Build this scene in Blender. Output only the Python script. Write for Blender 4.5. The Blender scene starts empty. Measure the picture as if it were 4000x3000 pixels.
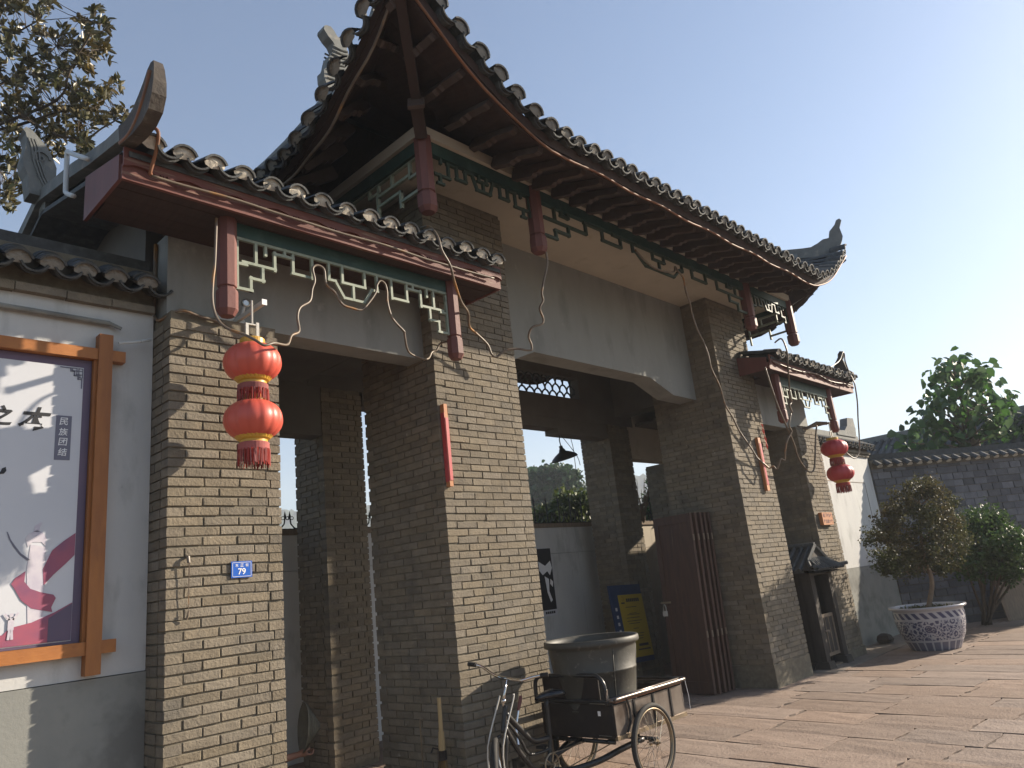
import bpy, bmesh, math, random
import numpy as np
from mathutils import Vector, Matrix, noise
R = random.Random(7)
rad = math.radians
S = bpy.context.scene
COL = S.collection

# ---------------------------------------------------------------- camera, sky, sun, exposure
CR = ((0.69728872, -0.70899162, -0.10544821), (-0.11746672, -0.25815029, 0.95893691), (-0.70709972, -0.65626923, -0.2632882))
CAM = Vector((-2.028, -5.2, 1.73))
cd = bpy.data.cameras.new('camera'); cam = bpy.data.objects.new('camera', cd); COL.objects.link(cam)
cd.sensor_width = 36; cd.lens = 36 * 2892 / 4000; cd.clip_start = .05; cd.clip_end = 6000
m = Matrix.Identity(4)
for i in range(3):
    for j in range(3): m[i][j] = CR[j][i]
    m[i][3] = CAM[i]
cam.matrix_world = m
S.camera = cam
SUN_AZ, SUN_EL = 66, 23.5           # azimuth from the facade's normal (-y) towards +x
sd = Vector((math.sin(rad(SUN_AZ)) * math.cos(rad(SUN_EL)), -math.cos(rad(SUN_AZ)) * math.cos(rad(SUN_EL)), math.sin(rad(SUN_EL))))
W = bpy.data.worlds.new('World'); S.world = W; W.use_nodes = True
wn = W.node_tree.nodes; wl = W.node_tree.links
bg = wn['Background']
sky = wn.new('ShaderNodeTexSky'); sky.sky_type = 'NISHITA'; sky.sun_disc = False
sky.sun_elevation = rad(SUN_EL); sky.sun_rotation = math.atan2(sd.x, sd.y)
sky.altitude = 200; sky.air_density = 1.15; sky.dust_density = 1.1; sky.ozone_density = 3.6
wl.new(sky.outputs[0], bg.inputs[0]); bg.inputs[1].default_value = .07
sl = bpy.data.lights.new('sun', 'SUN'); so = bpy.data.objects.new('sun', sl); COL.objects.link(so)
sl.energy = 5; sl.angle = rad(.6); sl.color = (1, .87, .70)
so.rotation_euler = sd.to_track_quat('Z', 'Y').to_euler()
S.view_settings.view_transform = 'Standard'; S.view_settings.look = 'None'
S.view_settings.exposure = 1.32; S.view_settings.gamma = 1; S.view_settings.use_curve_mapping = False
S.render.engine = 'CYCLES'
S.cycles.max_bounces = 6; S.cycles.diffuse_bounces = 4

# ---------------------------------------------------------------- helpers
def at(px, py, depth):
    """a point of the world from photo coordinates and a distance along the view axis (used to survey plants)"""
    a = Vector(((px - 2000) / 2892, -(py - 1500) / 2892, -1))
    return CAM + depth * Vector([sum(CR[j][i] * a[j] for j in range(3)) for i in range(3)])

class MB:
    def __init__(s): s.v = []; s.f = []; s.mi = []
    def add(s, vs, fs, mi=0, M=None):
        k = len(s.v)
        s.v += [tuple(M @ Vector(p)) if M else tuple(p) for p in vs]
        s.f += [tuple(i + k for i in f) for f in fs]; s.mi += [mi] * len(fs)
        return s
    def box(s, c, d, mi=0, M=None, taper=1):
        x, y, z = d[0] / 2, d[1] / 2, d[2] / 2; t = taper
        vs = [(c[0] + a * x * (t if e > 0 else 1), c[1] + b * y * (t if e > 0 else 1), c[2] + e * z) for e in (-1, 1) for a, b in ((-1, -1), (1, -1), (1, 1), (-1, 1))]
        return s.add(vs, [(3, 2, 1, 0), (4, 5, 6, 7), (0, 1, 5, 4), (1, 2, 6, 5), (2, 3, 7, 6), (3, 0, 4, 7)], mi, M)
    def bx(s, x0, x1, y0, y1, z0, z1, mi=0, M=None):
        return s.box(((x0 + x1) / 2, (y0 + y1) / 2, (z0 + z1) / 2), (x1 - x0, y1 - y0, z1 - z0), mi, M)
    def tube(s, pts, r, n=8, mi=0, cap=True, closed=False):
        pts = [Vector(p) for p in pts]; rs = [float(q) for q in r] if isinstance(r, (list, tuple)) else [r] * len(pts)
        N = len(pts); vs = []; fs = []
        t0 = (pts[1] - pts[0]).normalized(); u = t0.orthogonal().normalized()
        for i, p in enumerate(pts):
            if closed: t = (pts[(i + 1) % N] - pts[i - 1]).normalized()
            else: t = (pts[min(i + 1, N - 1)] - pts[max(i - 1, 0)]).normalized()
            u = (u - u.dot(t) * t)
            u = u.normalized() if u.length > 1e-6 else t.orthogonal().normalized()
            w = t.cross(u)
            for k in range(n):
                a = 2 * math.pi * k / n; vs.append(p + rs[i] * (math.cos(a) * u + math.sin(a) * w))
        for i in range(N if closed else N - 1):
            for k in range(n):
                a = i * n + k; b = i * n + (k + 1) % n; j = (i + 1) % N
                fs.append((a, b, j * n + (k + 1) % n, j * n + k))
        if cap and not closed: fs += [tuple(range(n))[::-1], tuple((N - 1) * n + k for k in range(n))]
        return s.add(vs, fs, mi)
    def lathe(s, prof, c=(0, 0, 0), n=24, mi=0, M=None, wob=None):
        vs = []; fs = []
        for r, z in prof:
            for k in range(n):
                a = 2 * math.pi * k / n; q = r * (wob(a, z) if wob else 1)
                vs.append((c[0] + q * math.cos(a), c[1] + q * math.sin(a), c[2] + z))
        for i in range(len(prof) - 1):
            for k in range(n):
                fs.append((i * n + k, i * n + (k + 1) % n, (i + 1) * n + (k + 1) % n, (i + 1) * n + k))
        return s.add(vs, fs, mi, M)
    def prism(s, poly, to3, d, mi=0):
        """poly 2-D outline, to3(a, b, t) -> 3-D with t in (0, d)"""
        n = len(poly)
        vs = [to3(a, b, 0) for a, b in poly] + [to3(a, b, d) for a, b in poly]
        fs = [tuple(range(n))[::-1], tuple(range(n, 2 * n))] + [(i, (i + 1) % n, n + (i + 1) % n, n + i) for i in range(n)]
        return s.add(vs, fs, mi)
    def mesh(s, name, mats, smooth=False, fix=True):
        me = bpy.data.meshes.new(name); me.from_pydata(s.v, [], s.f)
        for q in (mats if isinstance(mats, (list, tuple)) else [mats]): me.materials.append(q)
        if any(s.mi): me.polygons.foreach_set('material_index', s.mi)
        if smooth: me.polygons.foreach_set('use_smooth', [True] * len(s.f))
        if fix:
            b = bmesh.new(); b.from_mesh(me); bmesh.ops.recalc_face_normals(b, faces=b.faces); b.to_mesh(me); b.free()
        me.update(); return me
    def build(s, name, mats, parent=None, smooth=False, **kw):
        return O(name, s.mesh(name, mats, smooth), parent, **kw)

def O(name, data, parent=None, M=None, **props):
    o = bpy.data.objects.new(name, data); COL.objects.link(o)
    if parent is not None: o.parent = parent; o.matrix_parent_inverse = parent_inv(parent)
    if M is not None: o.matrix_basis = M
    for k, v in props.items(): o[k] = v
    return o
WM = {}
def parent_inv(p): return WM.get(p.name, Matrix.Identity(4)).inverted()
def T(name, label, cat, loc=(0, 0, 0), group=None, kind=None, rz=0):
    """a thing: an Empty at its base; parts are built in world coordinates"""
    o = bpy.data.objects.new(name, None); COL.objects.link(o); o.empty_display_size = .1
    o.location = loc; o.rotation_euler = (0, 0, rz)
    WM[o.name] = Matrix.Translation(loc) @ Matrix.Rotation(rz, 4, 'Z')
    o['label'] = label; o['category'] = cat
    if group: o['group'] = group
    if kind: o['kind'] = kind
    return o
def tag(o, label, cat, group=None):
    o['label'] = label; o['category'] = cat
    if group: o['group'] = group
    return o
def crm(pts, n=5):
    """Catmull-Rom smoothing of a polyline"""
    p = [Vector(q) for q in pts]; out = []
    for i in range(len(p) - 1):
        a, b, c, d = p[max(i - 1, 0)], p[i], p[i + 1], p[min(i + 2, len(p) - 1)]
        for k in range(n):
            t = k / n
            out.append(.5 * ((2 * b) + (c - a) * t + (2 * a - 5 * b + 4 * c - d) * t * t + (3 * b - a - 3 * c + d) * t ** 3))
    return out + [p[-1]]
def frame(o, xa, ya, za):
    M = Matrix.Identity(4)
    for i in range(3): M[i][0] = xa[i]; M[i][1] = ya[i]; M[i][2] = za[i]; M[i][3] = o[i]
    return M

# ---------------------------------------------------------------- materials
def mat(name, c1, c2=None, scale=4, rough=.8, metal=0, bump=0, bscale=40, rnd=0, stain=None, sscale=1.2, samt=.5, sthr=.55,
        stretch=(1, 1, 1), bstretch=(1, 1, 1), island=False, spec=.4, coord='pos', trans=0, s2=None, s2scale=9, s2thr=.68, s2amt=.8):
    M_ = bpy.data.materials.new(name); M_.use_nodes = True
    N = M_.node_tree.nodes; L = M_.node_tree.links; P = N['Principled BSDF']
    P.inputs['Roughness'].default_value = rough; P.inputs['Metallic'].default_value = metal
    P.inputs['Specular IOR Level'].default_value = spec
    if trans: P.inputs['Transmission Weight'].default_value = 0; 
    geo = N.new('ShaderNodeNewGeometry')
    src = geo.outputs['Position']
    if coord == 'obj':
        tc = N.new('ShaderNodeTexCoord'); src = tc.outputs['Object']
    def nz(sc, st, det=4, off=0):
        mp = N.new('ShaderNodeMapping'); mp.inputs['Scale'].default_value = st; mp.inputs['Location'].default_value = (off, off * .7, off * .3)
        L.new(src, mp.inputs[0]); n = N.new('ShaderNodeTexNoise'); n.inputs['Scale'].default_value = sc; n.inputs['Detail'].default_value = det
        n.inputs['Roughness'].default_value = .6; L.new(mp.outputs[0], n.inputs[0]); return n.outputs[0]
    def ramp(s, a, b):
        r = N.new('ShaderNodeMapRange'); r.inputs[1].default_value = a; r.inputs[2].default_value = b; L.new(s, r.inputs[0]); return r.outputs[0]
    def mix(f, a, b, mode='MIX'):
        x = N.new('ShaderNodeMix'); x.data_type = 'RGBA'; x.blend_type = mode
        if isinstance(f, float): x.inputs[0].default_value = f
        else: L.new(f, x.inputs[0])
        for q, k in ((a, 6), (b, 7)):
            if isinstance(q, tuple): x.inputs[k].default_value = (*q, 1)
            else: L.new(q, x.inputs[k])
        return x.outputs[2]
    colr = mix(ramp(nz(scale, stretch), .3, .7), c1, c2 or c1)
    if stain:
        mul = N.new('ShaderNodeMath'); mul.operation = 'MULTIPLY'; mul.inputs[1].default_value = samt
        L.new(ramp(nz(sscale, stretch, 8, 3.3), sthr, sthr + .13), mul.inputs[0])
        colr = mix(mul.outputs[0], colr, stain)
    if s2:
        mul = N.new('ShaderNodeMath'); mul.operation = 'MULTIPLY'; mul.inputs[1].default_value = s2amt
        L.new(ramp(nz(s2scale, (1, 1, 1), 6, 9.1), s2thr, s2thr + .09), mul.inputs[0])
        colr = mix(mul.outputs[0], colr, s2)
    if rnd:
        oi = N.new('ShaderNodeObjectInfo'); v = oi.outputs['Random']
        ad = N.new('ShaderNodeMath'); ad.operation = 'ADD'; L.new(v, ad.inputs[0])
        if island: L.new(geo.outputs['Random Per Island'], ad.inputs[1])
        else: ad.inputs[1].default_value = 0
        fr = N.new('ShaderNodeMath'); fr.operation = 'FRACT'; L.new(ad.outputs[0], fr.inputs[0])
        hs = N.new('ShaderNodeHueSaturation'); L.new(colr, hs.inputs['Color'])
        mr = N.new('ShaderNodeMapRange'); mr.inputs[3].default_value = 1 - rnd; mr.inputs[4].default_value = 1 + rnd * .7; L.new(fr.outputs[0], mr.inputs[0]); L.new(mr.outputs[0], hs.inputs['Value'])
        f2 = N.new('ShaderNodeMath'); f2.operation = 'MULTIPLY'; f2.inputs[1].default_value = 7.31; L.new(fr.outputs[0], f2.inputs[0])
        f3 = N.new('ShaderNodeMath'); f3.operation = 'FRACT'; L.new(f2.outputs[0], f3.inputs[0])
        m2 = N.new('ShaderNodeMapRange'); m2.inputs[3].default_value = 1 - rnd * .8; m2.inputs[4].default_value = 1 + rnd * .6; L.new(f3.outputs[0], m2.inputs[0]); L.new(m2.outputs[0], hs.inputs['Saturation'])
        colr = hs.outputs[0]
    L.new(colr, P.inputs['Base Color'])
    if bump:
        b = N.new('ShaderNodeBump'); b.inputs['Strength'].default_value = bump; b.inputs['Distance'].default_value = .01
        L.new(nz(bscale, bstretch, 5), b.inputs['Height']); L.new(b.outputs[0], P.inputs['Normal'])
    return M_
def leafmat(name, c1, c2, rough=.45, transl=.35, rnd=.35):
    """leaves: diffuse with light coming through, each leaf its own shade"""
    M_ = mat(name, c1, c2, 1.5, rough, rnd=rnd, island=True)
    N = M_.node_tree.nodes; L = M_.node_tree.links; P = N['Principled BSDF']
    t = N.new('ShaderNodeBsdfTranslucent'); a = N.new('ShaderNodeMixShader'); a.inputs[0].default_value = transl
    L.new(P.inputs['Base Color'].links[0].from_socket, t.inputs[0])
    L.new(P.outputs[0], a.inputs[1]); L.new(t.outputs[0], a.inputs[2]); L.new(a.outputs[0], N['Material Output'].inputs[0])
    return M_
m_brick = mat('brick', (.212, .178, .130), (.156, .131, .097), 9, .9, bump=.9, bscale=45, rnd=.17, island=True, stain=(.105, .095, .078), sscale=2.6, samt=.55, sthr=.54, s2=(.42, .38, .31), s2scale=11, s2thr=.67, s2amt=.7)
m_mortar = mat('mortar', (.12, .105, .08), (.19, .165, .12), 14, .95, bump=.5)
m_plaster = mat('grey_plaster', (.27, .272, .255), (.24, .243, .228), 2, .9, bump=.2, bscale=30, stain=(.17, .172, .162), sscale=1.2, samt=.6, sthr=.52, stretch=(2, 2, .6), s2=(.36, .36, .33), s2scale=5, s2thr=.64, s2amt=.5)
m_white = mat('white_wall', (.54, .54, .52), (.48, .48, .47), 1.6, .9, bump=.2, bscale=30, stain=(.33, .33, .315), sscale=2.2, samt=.6, sthr=.54, stretch=(2, 2, .7), s2=(.25, .24, .22), s2scale=14, s2thr=.71, s2amt=.8)
m_plinth = mat('plinth_cement', (.21, .215, .2), (.26, .26, .235), 2.5, .95, bump=.25, stain=(.13, .13, .12), sscale=2, samt=.7, sthr=.5)
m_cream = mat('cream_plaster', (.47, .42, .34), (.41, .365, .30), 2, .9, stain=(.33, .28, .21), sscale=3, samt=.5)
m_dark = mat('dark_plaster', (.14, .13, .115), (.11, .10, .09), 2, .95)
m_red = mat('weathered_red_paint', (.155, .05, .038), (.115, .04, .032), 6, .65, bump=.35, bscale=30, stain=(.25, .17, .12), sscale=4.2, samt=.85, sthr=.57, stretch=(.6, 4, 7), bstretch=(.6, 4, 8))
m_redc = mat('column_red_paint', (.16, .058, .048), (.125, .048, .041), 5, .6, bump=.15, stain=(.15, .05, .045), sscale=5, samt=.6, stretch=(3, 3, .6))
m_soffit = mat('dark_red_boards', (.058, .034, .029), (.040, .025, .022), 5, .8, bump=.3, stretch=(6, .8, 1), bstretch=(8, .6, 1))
m_rafter = mat('rafter_paint', (.058, .038, .032), (.080, .055, .046), 7, .8, rnd=.2)
m_green = mat('dark_green_paint', (.02, .055, .045), (.012, .035, .032), 4, .6, stain=(.05, .09, .075), sscale=5, samt=.5)
m_latshade = mat('lattice_shaded_paint', (.03, .05, .04), (.05, .07, .052), 7, .6)  # lattice paint darkened: the middle eave's shade is put into the colour
m_tip = mat('dark_ridge_tip', (.085, .066, .052), (.05, .042, .036), 8, .8, bump=.5, stain=(.19, .17, .14), sscale=9, samt=.5)
m_lime2 = mat('grey_lime', (.27, .255, .225), (.2, .19, .17), 16, .95, bump=.7, bscale=50, stain=(.12, .11, .1), sscale=14, samt=.5)
m_rail = mat('worn_rail', (.19, .165, .145), (.10, .085, .075), 8, .33, .8)
m_hip = mat('hip_beam_paint', (.05, .028, .023), (.036, .022, .019), 6, .8, bump=.2)
m_lat = mat('lattice_paint', (.20, .235, .18), (.28, .31, .245), 7, .6, stain=(.04, .07, .055), sscale=6, samt=.6)
m_tile = mat('roof_tile', (.075, .08, .082), (.045, .047, .048), 14, .75, bump=.4, bscale=60, rnd=.3, island=True, stain=(.13, .14, .13), sscale=12, samt=.5)
m_lime = mat('lime_mortar', (.55, .50, .42), (.42, .38, .31), 16, .95, bump=.7, bscale=50, stain=(.2, .18, .15), sscale=14, samt=.5)
m_ridge = mat('ridge_plaster', (.20, .205, .195), (.14, .145, .14), 6, .85, bump=.4, stain=(.3, .28, .24), sscale=7, samt=.6)
m_rust = mat('rust_rope', (.24, .085, .03), (.15, .07, .04), 6, .6, stain=(.25, .19, .12), sscale=4, samt=.5)
m_cable = mat('rope_light', (.11, .08, .06), (.19, .15, .11), 5, .45, stain=(.34, .15, .03), sscale=4, samt=.9, sthr=.56)
m_wood = mat('orange_wood', (.40, .155, .04), (.30, .11, .03), 4, .55, bump=.2, bscale=14, stain=(.16, .06, .02), sscale=3, samt=.7, sthr=.58, stretch=(2, 2, 2), bstretch=(1, 3, 6))
m_woodv = mat('orange_wood_upright', (.36, .14, .037), (.26, .095, .028), 5, .55, bump=.2, bscale=14, stain=(.15, .055, .02), sscale=4, samt=.6, sthr=.58, stretch=(3, 3, .5), bstretch=(6, 3, .8))
m_dwood = mat('dark_door_wood', (.095, .052, .036), (.065, .037, .028), 5, .7, bump=.25, bscale=16, stain=(.16, .12, .09), sscale=4, samt=.5, sthr=.62, stretch=(4, 4, .5), bstretch=(6, 6, .7))
m_gwood = mat('old_grey_wood', (.24, .185, .13), (.15, .115, .085), 6, .85, bump=.4, bscale=20, stretch=(5, 5, .6), bstretch=(8, 8, .8))
m_bwood = mat('blackened_wood', (.035, .029, .025), (.055, .045, .036), 6, .8, bump=.3, stretch=(4, 4, .6))
m_lred = mat('lantern_red', (.58, .105, .068), (.50, .075, .05), 3, .42, spec=.5)
m_lred2 = mat('lantern_pink_red', (.46, .05, .055), (.40, .04, .045), 3, .42, spec=.5)
m_gold = mat('lantern_gold', (.60, .36, .05), (.50, .28, .04), 8, .4)
m_fringe = mat('red_fringe', (.34, .055, .045), (.22, .04, .035), 9, .9, rnd=.35, island=True)
m_steel = mat('brushed_steel', (.55, .55, .53), (.45, .45, .44), 20, .32, 1)
m_wmetal = mat('white_metal', (.55, .53, .48), (.45, .43, .39), 9, .5)
m_chrome = mat('chrome', (.66, .65, .63), (.55, .53, .5), 12, .14, 1)
m_black = mat('black_paint', (.018, .018, .019), (.028, .026, .025), 7, .32, bump=.05, stain=(.07, .055, .045), sscale=9, samt=.5, sthr=.6)
m_bpanel = mat('brown_black_panel', (.028, .02, .017), (.018, .014, .013), 6, .5, stain=(.06, .045, .035), sscale=6, samt=.5)
m_spanel = mat('worn_steel_panel', (.23, .20, .175), (.13, .105, .09), 5, .38, .6, stain=(.06, .04, .03), sscale=4, samt=.7, sthr=.52)
m_rubber = mat('rubber', (.022, .021, .02), (.04, .037, .033), 9, .8)
m_rim = mat('worn_rim', (.33, .26, .17), (.2, .16, .12), 8, .4, .7)
m_tub = mat('tub_plastic', (.07, .066, .054), (.042, .04, .034), 4, .55, stain=(.21, .20, .17), sscale=14, samt=.6, sthr=.6, bump=.2, bscale=25)
m_stone = mat('red_sandstone', (.275, .205, .16), (.22, .158, .122), 5, .88, bump=1, bscale=22, rnd=.16, island=True, stain=(.13, .095, .075), sscale=11, samt=.55, sthr=.57, bstretch=(1, 1.6, 1))
m_dirt = mat('dirt_joint', (.075, .055, .043), (.11, .085, .065), 8, .97)
m_apron = mat('cement_apron', (.22, .185, .15), (.17, .14, .115), 5, .92, bump=.4)
m_gblock = mat('grey_wall_block', (.15, .15, .16), (.105, .105, .115), 6, .9, bump=.4, rnd=.4, island=True)
m_blue = mat('plate_blue', (.012, .10, .46), None, 3, .35)
m_print = mat('printed_white', (.78, .78, .78), None, 3, .5)
m_ink = mat('ink_black', (.022, .022, .026), None, 3, .6)
m_bwhite = mat('banner_white', (.52, .54, .58), (.58, .59, .62), 1.5, .5)
m_bpurp = mat('banner_purple', (.095, .075, .125), (.13, .085, .135), 2.5, .5)
m_bslate = mat('banner_slate', (.15, .15, .20), None, 3, .5)
m_brib = mat('banner_ribbon', (.36, .09, .13), (.20, .075, .14), 5, .5)
m_bpil = mat('banner_pillar', (.60, .57, .60), (.45, .42, .50), 9, .5)
m_paper = mat('poster_white', (.5, .5, .52), None, 3, .6)
m_yel = mat('yellow_board', (.42, .30, .022), (.36, .26, .02), 3, .55)
m_navy = mat('navy_board', (.018, .045, .12), (.012, .03, .085), 9, .55)
m_orange = mat('orange_sign', (.46, .19, .075), (.40, .16, .06), 6, .6, bump=.1)
m_iron = mat('black_iron', (.018, .018, .018), None, 5, .5)
m_straw = mat('straw_hat', (.19, .17, .12), (.13, .115, .085), 18, .85, bump=.5)
m_skin = mat('skin', (.36, .18, .12), (.31, .15, .10), 9, .5)
m_cloth = mat('dark_cloth', (.035, .035, .045), (.05, .05, .06), 8, .9)
m_hair = mat('hair', (.012, .011, .01), None, 5, .6)
m_broom = mat('broom_bamboo', (.42, .31, .16), (.33, .23, .11), 14, .8, stretch=(8, 8, 1))
m_bristle = mat('broom_straw', (.36, .24, .10), (.26, .16, .07), 20, .9, rnd=.3, island=True)
m_pvc = mat('white_pvc', (.58, .60, .60), (.48, .5, .5), 6, .45)
m_bark = mat('bark', (.11, .085, .06), (.07, .055, .042), 9, .95, bump=.6)
m_barkr = mat('pale_bark', (.22, .16, .11), (.15, .11, .08), 9, .9, bump=.4)
m_lmag = leafmat('magnolia_leaf', (.07, .085, .036), (.12, .082, .026), .35, .22)
m_lpau = leafmat('broad_leaf', (.075, .15, .045), (.055, .115, .04), .5, .35)
m_lpot = leafmat('small_leaf', (.06, .085, .032), (.10, .075, .035), .6, .3)
m_lbush = leafmat('bush_leaf', (.06, .105, .032), (.045, .08, .026), .5, .35)
m_lfar = leafmat('far_leaf', (.05, .10, .04), (.035, .075, .032), .6, .3)
m_lora = leafmat('orange_tree_leaf', (.10, .12, .035), (.06, .09, .03), .5, .3)
m_grass = leafmat('dry_grass', (.12, .11, .04), (.07, .09, .03), .7, .3)
m_hill = mat('forest_hill', (.05, .075, .045), (.035, .055, .035), .06, .95)
# ================================================================ the ground and its stones
ground = MB().add([(-300, -300, -.018), (300, -300, -.018), (300, 300, -.018), (-300, 300, -.018)], [(0, 1, 2, 3)]).build('ground', m_dirt, kind='structure')
def stone_mesh(i):
    b = bmesh.new(); rr = random.Random(50 + i)
    bmesh.ops.create_grid(b, x_segments=5, y_segments=3, size=.5)
    for v in b.verts:
        e = abs(v.co.x) > .49 or abs(v.co.y) > .49
        v.co.z = rr.uniform(-.004, .004) - (.004 if e else 0)
        if e: v.co.x += rr.uniform(-.012, .012); v.co.y += rr.uniform(-.02, .02)
    ed = [e for e in b.edges if len(e.link_faces) == 1]
    r = bmesh.ops.extrude_edge_only(b, edges=ed)
    for v in r['geom']:
        if isinstance(v, bmesh.types.BMVert): v.co.z = -.055
    bmesh.ops.recalc_face_normals(b, faces=b.faces)
    me = bpy.data.meshes.new('paving_stone'); b.to_mesh(me); b.free(); me.materials.append(m_stone)
    for p in me.polygons: p.use_smooth = False
    return me
SM = [stone_mesh(i) for i in range(7)]
cells = []
a5 = rad(-5); ux, uy = Vector((math.cos(a5), math.sin(a5), 0)), Vector((-math.sin(a5), math.cos(a5), 0))
x = -3.0
while x < 22:
    w = R.choice((.5, .56, .6, .64)); y = -9 + R.uniform(0, 1)
    while y < 5:
        l = R.uniform(.75, 1.5); cells.append((x + w / 2, y + l / 2, w, l)); y += l
    x += w
def cell_key(c):
    p = ux * c[0] + uy * c[1]; d = p - CAM
    q = [sum(CR[i][j] * d[j] for j in range(3)) for i in range(3)]
    if -q[2] < .5: return 1e9
    u, v = 2000 + 2892 * q[0] / -q[2], 1500 - 2892 * q[1] / -q[2]
    return d.length + (0 if -150 < u < 4150 and v < 3250 else 100) + (50 if p.y > .6 else 0)
cells.sort(key=cell_key)
rest = MB()
for i, (cx_, cy_, w, l) in enumerate(cells):
    p = ux * cx_ + uy * cy_; k = R.randrange(7)
    sx, sy = w - R.uniform(.006, .02), l - R.uniform(.006, .02)
    M_ = Matrix.Translation((p.x, p.y, R.uniform(-.004, .003))) @ Matrix.Rotation(a5 + (math.pi if R.random() < .5 else 0) + R.uniform(-.006, .006), 4, 'Z') @ Matrix.Rotation(R.uniform(-.0025, .0025), 4, 'X') @ Matrix.Diagonal((sx, sy, 1, 1))
    if i < 290: O('paving_stone', SM[k], ground, M_)
    else: rest.add([v.co for v in SM[k].vertices], [tuple(q.vertices) for q in SM[k].polygons], 0, M_)
rest.build('paving_stones_beyond', m_stone, ground, kind='stuff')
ap = MB().bx(9.6, 15.4, -.30, .36, -.05, .009)
ap.build('pavement', m_apron, kind='structure')

# ================================================================ the gatehouse
CX = 5.98
gate = T('gatehouse', 'grey brick gatehouse with a tall middle roof, upturned tiled eaves and two lower side roofs', 'gatehouse', (CX, 1.5, 0))
PILL = [  # x0, x1, y0, y1, top
    (0, .85, 0, .62, 3.93), (2.50, 3.665, 0, 1.185, 5.83), (8.28, 9.46, 0, 1.25, 5.83), (10.74, 11.64, 0, .62, 3.90),
    (2.77, 3.352, 2.45, 3.10, 4.32), (8.58, 9.20, 2.45, 3.10, 4.32), (0, .80, 2.45, 3.10, 3.72), (10.55, 11.5, 2.45, 3.10, 3.74)]  # last rear pier is unseen, widened to stop a sun streak on the compound wall
PITCH, BL, BH, BD, J = .0685, .243, .0575, .115, .010
def brick_mesh(i):
    b = bmesh.new(); bmesh.ops.create_cube(b, size=1); rr = random.Random(i)
    for v in b.verts: v.co = Vector((v.co.x * BL, v.co.y * BD, v.co.z * BH))
    bmesh.ops.bevel(b, geom=list(b.edges), offset=.0045, segments=1, affect='EDGES')
    for v in b.verts: v.co += Vector((rr.uniform(-.0018, .0018), rr.uniform(-.0018, .0018), rr.uniform(-.0014, .0014)))
    me = bpy.data.meshes.new('brick'); b.to_mesh(me); b.free(); me.materials.append(m_brick); return me
BM = [brick_mesh(i) for i in range(6)]
bricks = []   # pillar index, matrix, length, importance
for pi, (x0, x1, y0, y1, zt) in enumerate(PILL):
    faces = [((x0, y0), (1, 0), x1 - x0, 0, 0), ((x0, y1), (0, -1), y1 - y0, -math.pi / 2, 1), ((x1, y0), (0, 1), y1 - y0, math.pi / 2, 1), ((x1, y1), (-1, 0), x1 - x0, math.pi, 0)]
    for fi, (o, u, wd, rz, alt) in enumerate(faces):
        z = .035 + R.uniform(0, .02); row = 0
        while z + BH < zt:
            s0 = (BD + J) if (row + alt) % 2 else 0.0
            s = s0; end = wd - (0 if (row + alt) % 2 == 0 else BD + J)
            if row % 2 and not s0: s = 0
            while s < end - .02:
                L_ = BL + R.uniform(-.012, .012)
                if s + L_ > end - .07: L_ = end - s
                c = s + L_ / 2; n = (u[1], -u[0])
                dep = R.uniform(-.003, .004)
                px = o[0] + u[0] * c - n[0] * (BD / 2 - dep); py = o[1] + u[1] * c - n[1] * (BD / 2 - dep)
                M_ = Matrix.Translation((px, py, z + BH / 2 + R.uniform(-.002, .002))) @ Matrix.Rotation(rz + R.uniform(-.008, .008), 4, 'Z') @ Matrix.Rotation(R.uniform(-.008, .008), 4, 'Y') @ Matrix.Diagonal((L_ / BL, 1, R.uniform(.97, 1.03), 1))
                q = Vector((px, py, z)) - CAM; d = q.length
                cosn = -(n[0] * q.x + n[1] * q.y) / d
                a = Vector((sum(CR[0][j] * q[j] for j in range(3)), sum(CR[1][j] * q[j] for j in range(3)), -sum(CR[2][j] * q[j] for j in range(3))))
                inview = a.z > 0 and abs(a.x / a.z) < .72 and abs(a.y / a.z) < .54
                imp = L_ * max(cosn, 0) / d ** 2 if inview and fi < 2 and not (pi in (0, 3) and fi == 1) else 0
                bricks.append((imp, pi, M_)); s += L_ + J
            z += PITCH; row += 1
bricks.sort(key=lambda b: -b[0])
pil_o = []
for pi, (x0, x1, y0, y1, zt) in enumerate(PILL):
    e = .011
    c = MB().bx(x0 + e, x1 - e, y0 + e, y1 - e, -.05, zt + .02)
    if pi in (1, 2): c.bx(x0 - .004, x1 + .004, y0 - .006, y1 + .004, -.05, .10 if pi == 1 else .30)      # cement skirt over the lowest courses
    if pi == 3: c.bx(x0 - .004, x1 + .03, y0 - .02, y1 + .004, -.05, .14)
    pil_o.append(c.build('brick_pillar', m_mortar if pi not in (2,) else m_mortar, gate))
others = MB()
for k, (imp, pi, M_) in enumerate(bricks):
    if k < 300: O('brick', BM[R.randrange(6)], pil_o[pi], M_)
    else: others.box((0, 0, 0), (BL, BD, BH), 0, M_)
others.build('brickwork', m_brick, gate, kind='stuff')

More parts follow.
